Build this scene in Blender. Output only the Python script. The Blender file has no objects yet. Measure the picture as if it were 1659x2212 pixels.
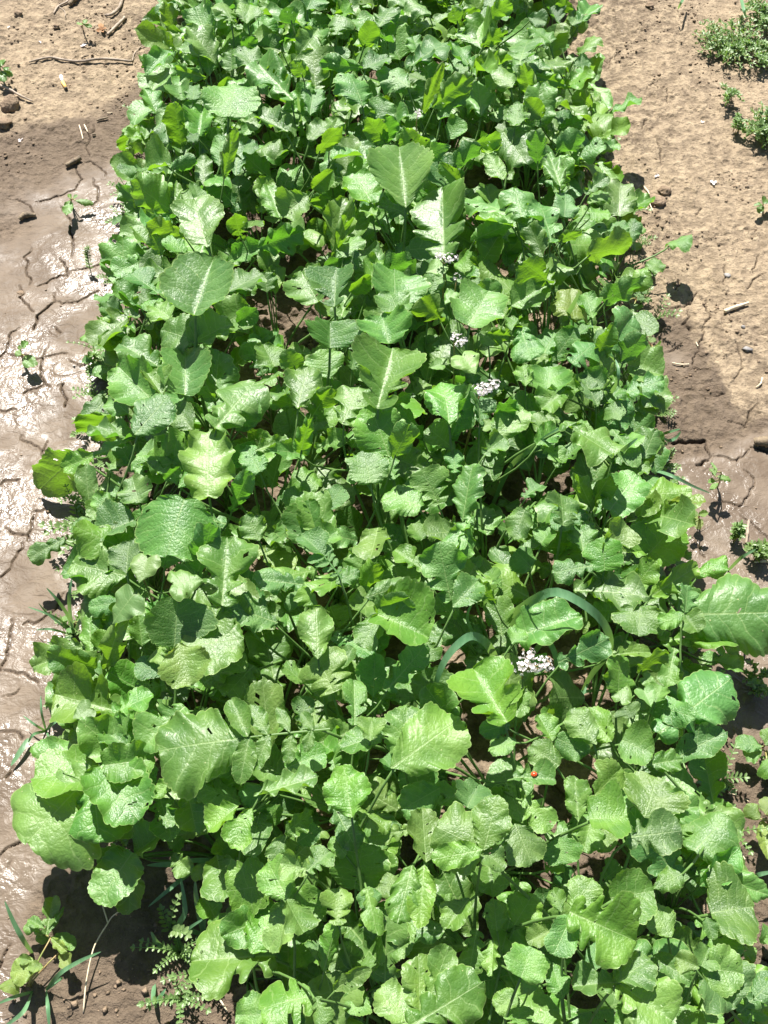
import bpy, math, random
import numpy as np
from mathutils import Vector, Matrix

# ------------------------------------------------------------------ camera, sky, sun, exposure
sc = bpy.context.scene
CAMH, PITCH, FPX = 1.55, math.radians(57.6), 2300.0      # photo measured at 1659 x 2212
IW, IH = 1659.0, 2212.0
cd = bpy.data.cameras.new('camera'); cam = bpy.data.objects.new('camera', cd)
sc.collection.objects.link(cam); sc.camera = cam
cam.location = (0, 0, CAMH); cam.rotation_euler = (math.pi/2 - PITCH, 0, 0)
cd.sensor_fit = 'VERTICAL'; cd.sensor_height = 24.0; cd.lens = 24.0*FPX/IH
cd.clip_start = 0.02; cd.clip_end = 200
SUN_EL, SUN_AZ = math.radians(57), math.radians(-14)      # azimuth measured from +Y towards +X
w = bpy.data.worlds.new("World"); sc.world = w; w.use_nodes = True
nt = w.node_tree; bg = nt.nodes['Background']
sky = nt.nodes.new('ShaderNodeTexSky'); sky.sky_type = 'NISHITA'; sky.sun_disc = False
sky.sun_elevation = SUN_EL; sky.sun_rotation = SUN_AZ
nt.links.new(sky.outputs[0], bg.inputs[0]); bg.inputs[1].default_value = 0.045
sl = bpy.data.lights.new('sun', 'SUN'); sl.energy = 5.0; sl.angle = math.radians(0.53); sl.color = (1.0, 0.96, 0.9)
so = bpy.data.objects.new('sun', sl); sc.collection.objects.link(so)
sdir = Vector((math.sin(SUN_AZ)*math.cos(SUN_EL), math.cos(SUN_AZ)*math.cos(SUN_EL), math.sin(SUN_EL)))
so.rotation_euler = sdir.to_track_quat('Z', 'Y').to_euler(); so.location = sdir*5
vs = sc.view_settings; vs.view_transform = 'Standard'; vs.look = 'None'; vs.gamma = 1; vs.exposure = 1.38
sc.render.resolution_x = 768; sc.render.resolution_y = 1024
sc.cycles.max_bounces = 6; sc.cycles.transmission_bounces = 4; sc.cycles.diffuse_bounces = 4

C = sc.collection
R = random.Random(11)
NR = np.random.default_rng(7)
FW = np.array((0, math.cos(PITCH), -math.sin(PITCH))); UP = np.array((0, math.sin(PITCH), math.cos(PITCH))); RT = np.array((1., 0, 0))
CAMP = np.array((0, 0, CAMH))

def at(px, py, z=0.0):
    d = FW + (px-IW/2)/FPX*RT + (IH/2-py)/FPX*UP
    return CAMP + d*((z-CAMH)/d[2])
def topx(P):
    v = np.asarray(P, float)-CAMP
    de = v@FW
    return IW/2+FPX*(v@RT)/de, IH/2-FPX*(v@UP)/de
def depth(P): return float((np.asarray(P)-CAMP)@FW)
def tz(r, c, x, y): return 553*c + x/3.0, 553*r + y/3.0       # coordinates inside an enlarged tile of the photo

# ------------------------------------------------------------------ object helpers
def tag(o, label, cat, group=None, kind=None):
    if label: o['label'] = label
    if cat: o['category'] = cat
    if group: o['group'] = group
    if kind: o['kind'] = kind
    return o
def thing(name, label, cat, loc, group=None):
    o = bpy.data.objects.new(name, None); C.objects.link(o); o.empty_display_size = .02
    o.location = Vector(loc); return tag(o, label, cat, group)
def mesh_from(name, V, F, uv=None, uv2=None, mat=None, smooth=True):
    me = bpy.data.meshes.new(name)
    V = np.asarray(V, np.float32)
    if isinstance(F, np.ndarray):
        n = F.shape[1]; me.vertices.add(len(V)); me.vertices.foreach_set('co', V.ravel())
        me.loops.add(F.size); me.loops.foreach_set('vertex_index', F.ravel().astype(np.int32))
        me.polygons.add(len(F)); me.polygons.foreach_set('loop_start', (np.arange(len(F))*n).astype(np.int32))
        me.update(calc_edges=True)
    else:
        me.from_pydata([tuple(map(float, v)) for v in V], [], F); me.update()
    if uv is not None or uv2 is not None:
        li = np.empty(len(me.loops), np.int32); me.loops.foreach_get('vertex_index', li)
        for nm, u in (('flat', uv), ('rib', uv2)):
            if u is not None:
                l = me.uv_layers.new(name=nm); l.data.foreach_set('uv', np.asarray(u, np.float32)[li].ravel())
    if smooth: me.polygons.foreach_set('use_smooth', np.ones(len(me.polygons), bool))
    if mat: me.materials.append(mat)
    return me
def link(name, me, parent=None, loc=(0, 0, 0)):
    o = bpy.data.objects.new(name, me); C.objects.link(o); o.location = Vector([float(q) for q in loc])
    if parent: o.parent = parent
    return o
class MB:
    def __init__(s): s.v = []; s.f = []
    def add(s, V, F):
        k = len(s.v); s.v += [tuple(map(float, v)) for v in V]; s.f += [tuple(int(i)+k for i in f) for f in F]
    def tube(s, pts, rad, n=7, jit=0):
        pts = [np.asarray(p, float) for p in pts]; k = len(pts)
        rs = rad if hasattr(rad, '__len__') else [rad]*k
        V = []; F = []
        for i, p in enumerate(pts):
            t = pts[min(i+1, k-1)]-pts[max(i-1, 0)]; t = t/(np.linalg.norm(t)+1e-9)
            a = np.cross(t, (0.13, 0.2, 1)); a /= np.linalg.norm(a)+1e-9; b = np.cross(t, a)
            for j in range(n):
                an = 2*math.pi*j/n; q = rs[i]*(1+(R.uniform(-jit, jit) if jit else 0))
                V.append(p+q*(math.cos(an)*a+math.sin(an)*b))
        for i in range(k-1):
            for j in range(n): F.append((i*n+j, i*n+(j+1) % n, (i+1)*n+(j+1) % n, (i+1)*n+j))
        F.append(tuple(range(n))[::-1]); F.append(tuple((k-1)*n+j for j in range(n)))
        s.add(V, F); return s
    def build(s, name, mat, parent=None, loc=(0, 0, 0), smooth=True):
        me = mesh_from(name, np.array(s.v), s.f, mat=mat, smooth=smooth)
        return link(name, me, parent, loc)
def bez(P, n):
    P = [np.asarray(p, float) for p in P]; out = []
    for t in np.linspace(0, 1, n):
        Q = list(P)
        while len(Q) > 1: Q = [Q[i]*(1-t)+Q[i+1]*t for i in range(len(Q)-1)]
        out.append(Q[0])
    return out
def catmull(P, n):
    P = [np.asarray(p, float) for p in P]; k = len(P)-1; out = []
    for t in np.linspace(0, k, n):
        i = min(int(t), k-1); f = t-i
        p0, p1, p2, p3 = P[max(i-1, 0)], P[i], P[i+1], P[min(i+2, k)]
        out.append(.5*((2*p1)+(-p0+p2)*f+(2*p0-5*p1+4*p2-p3)*f*f+(-p0+3*p1-3*p2+p3)*f**3))
    return out
_lat = NR.random((512, 512)).astype(np.float32)
def vnoise(x, y, s, seed=0):
    x = x/s+seed*17.31+90; y = y/s+seed*7.77+90
    xi = np.floor(x).astype(int); yi = np.floor(y).astype(int); fx = x-xi; fy = y-yi
    fx = fx*fx*(3-2*fx); fy = fy*fy*(3-2*fy)
    g = lambda a, b: _lat[a % 512, b % 512]
    return (g(xi, yi)*(1-fx)+g(xi+1, yi)*fx)*(1-fy)+(g(xi, yi+1)*(1-fx)+g(xi+1, yi+1)*fx)*fy-.5

# ------------------------------------------------------------------ materials
class NT:
    def __init__(s, name):
        s.m = bpy.data.materials.new(name); s.m.use_nodes = True; s.t = s.m.node_tree
        s.b = s.t.nodes['Principled BSDF']; s.out = s.t.nodes['Material Output']
    def n(s, ty, **k):
        o = s.t.nodes.new('ShaderNode'+ty)
        for a, b in k.items(): setattr(o, a, b)
        return o
    def l(s, a, b): s.t.links.new(a, b)
    def val(s, inp, v):
        if hasattr(v, 'node'): s.l(v, inp)
        else: inp.default_value = v
    def math(s, op, a, b=0.0, c=None, clamp=False):
        o = s.n('Math', operation=op, use_clamp=clamp); s.val(o.inputs[0], a); s.val(o.inputs[1], b)
        if c is not None: s.val(o.inputs[2], c)
        return o.outputs[0]
    def mix(s, f, a, b, ty='MIX'):
        o = s.n('Mix', data_type='RGBA', blend_type=ty); s.val(o.inputs[0], f)
        s.val(o.inputs[6], a if hasattr(a, 'node') else (*a, 1)); s.val(o.inputs[7], b if hasattr(b, 'node') else (*b, 1))
        return o.outputs[2]
    def mixf(s, f, a, b):
        o = s.n('Mix', data_type='FLOAT'); s.val(o.inputs[0], f); s.val(o.inputs[2], a); s.val(o.inputs[3], b); return o.outputs[0]
    def noise(s, vec, scale, det=4, rough=.6, dist=0):
        o = s.n('TexNoise'); o.inputs['Scale'].default_value = scale; o.inputs['Detail'].default_value = det
        o.inputs['Roughness'].default_value = rough; o.inputs['Distortion'].default_value = dist
        if vec is not None: s.l(vec, o.inputs['Vector'])
        return o.outputs['Fac']
    def ramp(s, f, a, b, lo=0.0, hi=1.0):
        o = s.n('MapRange', interpolation_type='SMOOTHSTEP'); s.val(o.inputs[0], f)
        for i, q in ((1, a), (2, b), (3, lo), (4, hi)): o.inputs[i].default_value = q
        return o.outputs[0]
    def bump(s, h, strength=.5, dist=.001, nrm=None):
        o = s.n('Bump'); o.inputs['Strength'].default_value = strength; o.inputs['Distance'].default_value = dist
        s.l(h, o.inputs['Height'])
        if nrm: s.l(nrm, o.inputs['Normal'])
        return o.outputs[0]

def leaf_material(name, base, dark, trans, rough=.42, tw=.42, vein=(.30, .42, .16), nv=7.0, net=30.0, bumpd=.0016, specks=True, bs=.36):
    m = NT(name)
    uf = m.n('UVMap', uv_map='flat').outputs[0]; ur = m.n('UVMap', uv_map='rib').outputs[0]
    sf = m.n('SeparateXYZ'); m.l(uf, sf.inputs[0]); sr = m.n('SeparateXYZ'); m.l(ur, sr.inputs[0])
    oi = m.n('ObjectInfo'); rnd = oi.outputs['Random']
    off = m.n('VectorMath', operation='ADD'); m.l(uf, off.inputs[0])
    cx = m.n('CombineXYZ'); m.l(m.math('MULTIPLY', rnd, 37.0), cx.inputs[2]); m.l(cx.outputs[0], off.inputs[1]); p = off.outputs[0]
    ax = m.math('ABSOLUTE', sf.outputs[0]); rho = m.math('ABSOLUTE', sr.outputs[0])
    mid = m.ramp(m.math('SUBTRACT', ax, m.math('MULTIPLY', m.math('SUBTRACT', 1.0, sr.outputs[1]), .012)), .0, .008, 1, 0)
    side = m.math('GREATER_THAN', sr.outputs[0], 0.0)
    q = m.math('ADD', m.math('MULTIPLY', sr.outputs[1], nv), m.math('MULTIPLY', m.math('SUBTRACT', m.noise(p, 4, 2), .5), .9))
    q = m.math('ADD', q, m.math('MULTIPLY', side, .4))
    f = m.math('MULTIPLY', m.math('ABSOLUTE', m.math('SUBTRACT', m.math('FRACT', q), .5)), 2.0)   # 1 at the vein
    lat = m.math('MULTIPLY', m.ramp(f, .90, .97), m.ramp(rho, .75, 1.0, 1, .0))
    vor = m.n('TexVoronoi', feature='DISTANCE_TO_EDGE'); vor.inputs['Scale'].default_value = net; m.l(p, vor.inputs['Vector'])
    cell = vor.outputs['Distance']
    vor2 = m.n('TexVoronoi', feature='DISTANCE_TO_EDGE'); vor2.inputs['Scale'].default_value = net*.42; m.l(p, vor2.inputs['Vector'])
    netm = m.ramp(vor2.outputs['Distance'], .0, .05, 1, 0)
    big = m.noise(p, 2.3, 3); fine = m.noise(p, 40, 3)
    col = m.mix(m.ramp(big, .3, .7), dark, base)
    hs = m.n('HueSaturation'); m.l(col, hs.inputs['Color'])
    m.l(m.mixf(rnd, .486, .514), hs.inputs['Hue']); m.l(m.mixf(m.math('FRACT', m.math('MULTIPLY', rnd, 7.3)), .75, 1.22), hs.inputs['Value'])
    m.l(m.mixf(m.math('FRACT', m.math('MULTIPLY', rnd, 3.7)), .92, 1.08), hs.inputs['Saturation'])
    col = hs.outputs[0]
    col = m.mix(m.math('MULTIPLY', netm, .08), col, vein)
    vv = m.math('MAXIMUM', m.math('MULTIPLY', lat, .38), m.math('MULTIPLY', mid, .5))
    col = m.mix(vv, col, vein)
    col = m.mix(m.math('MULTIPLY', m.ramp(rho, .955, .985), .6), col, (.30, .42, .13))                # pale margin
    if specks:
        v3 = m.n('TexVoronoi'); v3.inputs['Scale'].default_value = 11; m.l(p, v3.inputs['Vector'])
        wn = m.n('SeparateColor'); m.l(v3.outputs['Color'], wn.inputs[0])
        sp = m.math('MULTIPLY', m.ramp(v3.outputs['Distance'], .06, .10, 1, 0), m.math('GREATER_THAN', wn.outputs[0], .45))
        col = m.mix(m.math('MULTIPLY', sp, .8), col, (.5, .5, .25))
        br = m.math('MULTIPLY', m.ramp(m.noise(p, 3.1, 4, .7), .72, .78), .5)
        col = m.mix(br, col, (.22, .17, .07))
    geo = m.n('NewGeometry'); bf = geo.outputs['Backfacing']
    col2 = m.mix(m.math('MULTIPLY', bf, .35), col, (.20, .28, .13))
    m.l(col2, m.b.inputs['Base Color'])
    m.l(m.math('ADD', m.mixf(big, rough-.1, rough+.12), m.math('MULTIPLY', bf, .15)), m.b.inputs['Roughness'])
    m.b.inputs['Specular IOR Level'].default_value = .75
    h = m.math('ADD', m.math('MULTIPLY', m.ramp(cell, 0, .25), .35), m.math('MULTIPLY', m.ramp(vor2.outputs['Distance'], 0, .3), .7))
    h = m.math('ADD', h, m.math('MULTIPLY', m.ramp(f, .6, 1.0), -.5))
    h = m.math('ADD', h, m.math('MULTIPLY', fine, .10))
    h = m.math('SUBTRACT', h, m.math('MULTIPLY', mid, .5))
    nb = m.bump(h, bs, bumpd); m.l(nb, m.b.inputs['Normal'])
    tr = m.n('BsdfTranslucent'); m.l(nb, tr.inputs['Normal'])
    tc = m.mix(m.math('MULTIPLY', m.math('MAXIMUM', netm, vv), .35), trans, tuple(t*.55 for t in trans))
    m.l(m.mix(.25, tc, col), tr.inputs[0])
    ms = m.n('MixShader'); ms.inputs[0].default_value = tw; m.l(m.b.outputs[0], ms.inputs[1]); m.l(tr.outputs[0], ms.inputs[2])
    m.l(ms.outputs[0], m.out.inputs[0]); return m.m

M = {}
M['leaf'] = leaf_material('radish_leaf', (.124, .256, .046), (.074, .180, .034), (.30, .62, .012), rough=.46, tw=.35, bumpd=.0012)
M['leafb'] = leaf_material('radish_leaf_mature', (.146, .272, .046), (.092, .200, .034), (.32, .62, .014), rough=.48, tw=.36, bumpd=.0013, nv=6.0, net=24, bs=.34)
M['leafc'] = leaf_material('radish_leaf_young', (.110, .240, .054), (.068, .172, .040), (.20, .55, .02), rough=.48, tw=.34, bumpd=.0013, nv=8.0, net=32, bs=.42)
M['leafy'] = leaf_material('radish_leaf_pale', (.22, .32, .06), (.16, .27, .05), (.36, .50, .05))
M['heart'] = leaf_material('buckwheat_leaf', (.17, .31, .075), (.14, .27, .06), (.26, .48, .05), rough=.5, net=18, bumpd=.0005, specks=False)
M['small'] = leaf_material('weed_leaf', (.085, .19, .035), (.055, .14, .028), (.22, .42, .02), net=12, bumpd=.0004, specks=False)

def simple(name, c1, c2, scale, rough, bump=.5, bd=.001, tw=0, trans=None, det=5, stretch=None, spec=.5):
    m = NT(name); tc = m.n('TexCoord').outputs['Object']
    if stretch:
        mp = m.n('Mapping'); m.l(tc, mp.inputs[0]); mp.inputs['Scale'].default_value = stretch; tc = mp.outputs[0]
    f = m.noise(tc, scale, det); m.l(m.mix(m.ramp(f, .3, .7), c1, c2), m.b.inputs['Base Color'])
    m.b.inputs['Roughness'].default_value = rough; m.b.inputs['Specular IOR Level'].default_value = spec
    if bump: m.l(m.bump(m.noise(tc, scale*3, det), bump, bd), m.b.inputs['Normal'])
    if tw:
        tr = m.n('BsdfTranslucent'); tr.inputs[0].default_value = (*trans, 1)
        ms = m.n('MixShader'); ms.inputs[0].default_value = tw; m.l(m.b.outputs[0], ms.inputs[1]); m.l(tr.outputs[0], ms.inputs[2]); m.l(ms.outputs[0], m.out.inputs[0])
    return m.m
M['stalk'] = simple('leaf_stalk', (.09, .18, .04), (.14, .25, .07), 60, .5, .4, .0006, .15, (.3, .45, .06))
M['bstem'] = simple('buckwheat_stem', (.30, .18, .08), (.22, .28, .08), 40, .45)
M['grass'] = simple('grass_blade', (.09, .22, .10), (.17, .33, .17), 45, .42, .5, .0008, .35, (.24, .42, .08), stretch=(3, .5, 1))
M['flower'] = simple('white_petals', (.84, .74, .75), (.88, .85, .84), 300, .6, 0, 0, .35, (.8, .75, .72))
M['bark'] = simple('twig_bark', (.20, .155, .11), (.38, .31, .24), 45, .8, .8, .002)
M['darkbark'] = simple('dark_bark', (.10, .075, .05), (.24, .18, .11), 60, .8, .8, .002)
M['straw'] = simple('dry_straw', (.52, .42, .27), (.66, .56, .40), 60, .7, .5, .001)
M['clod'] = simple('soil_clod', (.17, .125, .085), (.30, .22, .15), 60, .95, 1, .006, det=8, spec=.2)
M['stone'] = simple('pebble', (.19, .18, .175), (.27, .25, .23), 90, .7)
M['dead'] = simple('dead_leaf', (.22, .10, .04), (.36, .20, .09), 60, .8)
M['filter'] = simple('filter_paper', (.72, .42, .10), (.82, .55, .18), 400, .7, 0)
M['paper'] = simple('white_paper', (.80, .79, .77), (.72, .70, .68), 100, .8, .2, .0005)
M['ash'] = simple('burnt_end', (.05, .045, .04), (.12, .11, .1), 300, .9)
M['red'] = simple('beetle_shell', (.60, .05, .01), (.70, .08, .015), 100, .25, 0)
M['black'] = simple('beetle_black', (.015, .015, .015), (.02, .02, .02), 100, .3, 0)

def soil_material():
    m = NT('soil'); co = m.n('NewGeometry').outputs['Position']
    wet = m.n('Attribute', attribute_name='wet').outputs['Fac']  # moisture on the paths; inside the bed it paints shade under the leaves
    crk = m.n('Attribute', attribute_name='crack').outputs['Fac']
    n1 = m.noise(co, 3, 5, .6); n2 = m.noise(co, 38, 7, .7); n3 = m.noise(co, 160, 5, .65); n4 = m.noise(co, 11, 4)
    dry = m.mix(m.ramp(n2, .40, .62), (.150, .112, .075), (.345, .268, .180))
    dry = m.mix(m.math('MULTIPLY', m.ramp(n1, .35, .65), .45), dry, (.40, .31, .205))
    dry = m.mix(m.math('MULTIPLY', m.ramp(n3, .56, .68), .6), dry, (.10, .072, .048))
    dmp_shade = m.mix(m.ramp(n2, .3, .7), (.105, .077, .053), (.175, .132, .093))  # damp path soil, and the painted shade on the bed soil
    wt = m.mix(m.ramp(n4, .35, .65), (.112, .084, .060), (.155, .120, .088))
    c = m.mix(m.ramp(wet, .12, .5), dry, dmp_shade); c = m.mix(m.ramp(wet, .55, .95), c, wt)
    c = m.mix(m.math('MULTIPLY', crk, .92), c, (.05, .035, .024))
    m.l(c, m.b.inputs['Base Color'])
    gl = m.ramp(wet, .5, 1.0)
    rg = m.mixf(gl, .93, .24); rg = m.math('ADD', rg, m.math('MULTIPLY', m.math('SUBTRACT', n4, .5), m.math('MULTIPLY', gl, .3)), clamp=True)
    film = m.math('MULTIPLY', gl, m.ramp(m.noise(co, 6.5, 5, .6, .6), .37, .57))
    rg = m.math('ADD', rg, m.math('MULTIPLY', m.math('SUBTRACT', gl, film), .22), clamp=True)
    m.l(rg, m.b.inputs['Roughness']); m.l(m.math('ADD', m.mixf(gl, .25, .07), m.math('MULTIPLY', film, .22)), m.b.inputs['Specular IOR Level'])
    h1 = m.math('ADD', m.math('MULTIPLY', n2, 1.0), m.math('MULTIPLY', n3, .45))
    mp = m.n('Mapping'); m.l(co, mp.inputs[0]); mp.inputs['Rotation'].default_value = (0, 0, .5); mp.inputs['Scale'].default_value = (1, 1.4, 1)
    h2 = m.math('ADD', m.noise(mp.outputs[0], 36, 4, .55, .7), m.math('MULTIPLY', m.noise(co, 150, 2), .16))
    b1 = m.bump(h1, 1.0, .013); b2 = m.bump(h2, 1.0, .0042)
    mx = m.n('Mix', data_type='VECTOR'); m.l(gl, mx.inputs[0]); m.l(b1, mx.inputs[4]); m.l(b2, mx.inputs[5])
    m.l(mx.outputs[1], m.b.inputs['Normal']); return m.m
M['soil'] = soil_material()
# ------------------------------------------------------------------ the ground: one sheet, cracks are real grooves
LEFT_EDGE = [(-400, 400), (0, 375), (200, 335), (500, 290), (700, 245), (900, 225), (1100, 205), (1400, 185), (1600, 170), (1750, 230), (1850, 330), (1950, 440), (2100, 490), (2500, 520)]
RIGHT_EDGE = [(-400, 1180), (0, 1240), (200, 1270), (400, 1310), (560, 1350), (700, 1375), (1000, 1400), (1200, 1440), (1400, 1480), (1600, 1510), (1800, 1540), (2000, 1590), (2212, 1640), (2500, 1750)]
def ex(tab, y): return np.interp(y, [t[0] for t in tab], [t[1] for t in tab])
def topx_np(X, Y, Z=0):
    vz = Z-CAMH; de = Y*FW[1]+vz*FW[2]
    return IW/2+FPX*X/de, IH/2-FPX*(Y*UP[1]+vz*UP[2])/de
CR = []
def cr(r, c, wd, *pts): CR.append((wd, [tz(r, c, x, y) for x, y in pts]))
cr(0,0,4,(495,1085),(500,1130),(535,1165),(500,1210),(490,1235),(440,1250),(390,1275),(300,1300),(230,1310))
cr(0,0,3,(605,1165),(610,1210),(640,1260),(635,1310),(600,1340))
cr(0,0,4,(390,1340),(430,1390),(460,1440),(455,1490),(475,1590),(465,1659))
cr(0,0,2,(600,800),(610,830),(575,870),(580,910),(555,960),(570,980),(585,1015))
cr(0,0,2,(820,980),(745,1005),(720,1050)); cr(0,0,2,(60,1290),(150,1310),(200,1350),(215,1385))
cr(0,0,2,(200,1600),(180,1640),(150,1659)); cr(0,0,2,(740,1600),(730,1640)); cr(0,0,1.5,(585,1015),(640,1010),(700,1030)); cr(0,0,1.5,(520,1060),(590,1045),(690,1130),(685,1150))
cr(1,0,2.5,(150,0),(180,30),(165,90),(200,150),(190,180)); cr(1,0,4,(385,10),(435,75),(435,125))
cr(1,0,3,(430,90),(500,85),(560,75),(620,60),(715,0)); cr(1,0,3,(435,115),(340,140),(300,170),(240,190))
cr(1,0,5.5,(355,285),(300,330),(235,380),(230,430),(215,465)); cr(1,0,3,(350,230),(355,290))
cr(1,0,3,(355,285),(400,300),(500,285),(560,255),(635,215)); cr(1,0,3,(120,180),(150,240),(120,260),(180,310),(215,355))
cr(1,0,4,(125,455),(70,490),(50,560),(40,610),(0,645),(-40,660)); cr(1,0,2.5,(40,630),(130,640),(240,660),(275,650))
cr(1,0,4.5,(290,600),(275,650),(265,700),(260,770),(290,825),(320,835)); cr(1,0,2.5,(290,825),(240,850),(150,880)); cr(1,0,2,(275,650),(340,635),(430,625))
cr(1,0,4.5,(370,830),(405,820),(395,860),(415,900),(415,960)); cr(1,0,3,(-40,990),(0,995),(100,985))
cr(1,0,2,(130,1155),(150,1190),(240,1220),(265,1250)); cr(1,0,3,(300,1185),(265,1250),(265,1275)); cr(1,0,2,(265,1245),(330,1260),(400,1275))
cr(1,0,3,(-30,1500),(20,1450),(120,1440)); cr(1,0,3,(200,1659),(290,1630))
cr(1,0,2,(430,660),(500,695),(560,690)); cr(1,0,2,(330,450),(390,490))
cr(2,0,5,(225,0),(200,60),(205,100),(180,140),(180,180)); cr(2,0,3,(30,100),(80,135),(180,145))
cr(2,0,4,(140,190),(145,230),(105,280),(75,320),(70,360),(10,415),(-40,430)); cr(2,0,3,(420,510),(380,570),(370,620),(300,670),(250,710),(150,730))
cr(2,0,5,(75,700),(65,800),(60,880),(40,960),(0,1030),(-30,1060)); cr(2,0,2.5,(0,1030),(90,1040),(180,1065),(250,1110))
cr(2,0,3,(-30,1415),(60,1430),(130,1440),(150,1480)); cr(2,0,2,(20,1200),(110,1180),(130,1150))
cr(3,0,3,(90,0),(50,70)); cr(3,0,5,(170,480),(100,510),(50,530),(0,585),(-40,600)); cr(3,0,2,(80,610),(60,660)); cr(3,0,5,(75,1150),(30,1220),(0,1300))
cr(0,2,1.8,(880,760),(860,800),(845,830)); cr(0,2,1.5,(830,740),(900,745),(1010,750)); cr(0,2,1.5,(940,900),(960,960),(960,1060)); cr(0,2,1.5,(1190,1400),(1230,1350))
cr(0,2,1.5,(580,380),(620,400),(700,330)); cr(0,2,1.3,(870,570),(920,520),(950,560),(1010,570),(1010,660))
cr(1,2,3,(920,290),(960,325),(1050,335),(1120,320),(1170,285),(1200,230)); cr(1,2,2.5,(1140,350),(1150,390),(1105,440),(1160,480)); cr(1,2,2.5,(1000,620),(1050,600),(1105,555))
cr(1,2,3,(1240,450),(1235,520),(1215,590),(1190,640),(1170,690)); cr(1,2,3,(1600,0),(1560,110)); cr(1,2,2.5,(1640,120),(1580,150),(1540,200),(1520,220))
cr(1,2,2,(1260,280),(1260,350),(1290,390),(1240,450)); cr(1,2,2,(1170,690),(1180,720),(1270,730)); cr(1,2,1.6,(1380,60),(1380,150),(1370,200)); cr(1,2,1.6,(1450,560),(1480,640),(1500,720),(1440,790))
cr(1,2,3,(1600,950),(1540,1000),(1535,1060),(1520,1100),(1470,1075),(1400,1060)); cr(1,2,2,(1250,905),(1310,905),(1380,890))
cr(1,2,11,(1010,1215),(1080,1200),(1130,1205),(1250,1190)); cr(1,2,6,(1250,1190),(1260,1240),(1290,1295)); cr(1,2,7,(1290,1300),(1230,1350),(1200,1355))
cr(1,2,3.5,(1310,1295),(1400,1300),(1460,1320),(1540,1250)); cr(1,2,3,(1460,1320),(1465,1360)); cr(1,2,4,(1500,1380),(1570,1440),(1570,1480),(1530,1560),(1480,1620),(1420,1600),(1360,1590))
cr(1,2,2.5,(1060,130),(1090,180),(1060,215)); cr(1,2,8,(1550,1235),(1600,1245),(1680,1270)); cr(1,2,2,(1100,850),(1180,860))
cr(2,2,2.5,(1480,20),(1560,70),(1600,110),(1680,190)); cr(2,2,2,(1190,190),(1250,290)); cr(3,2,2.5,(1380,100),(1430,170),(1500,190)); cr(3,2,5,(1570,1210),(1620,1240),(1680,1290)); cr(3,2,1.6,(1380,380),(1410,400))
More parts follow.
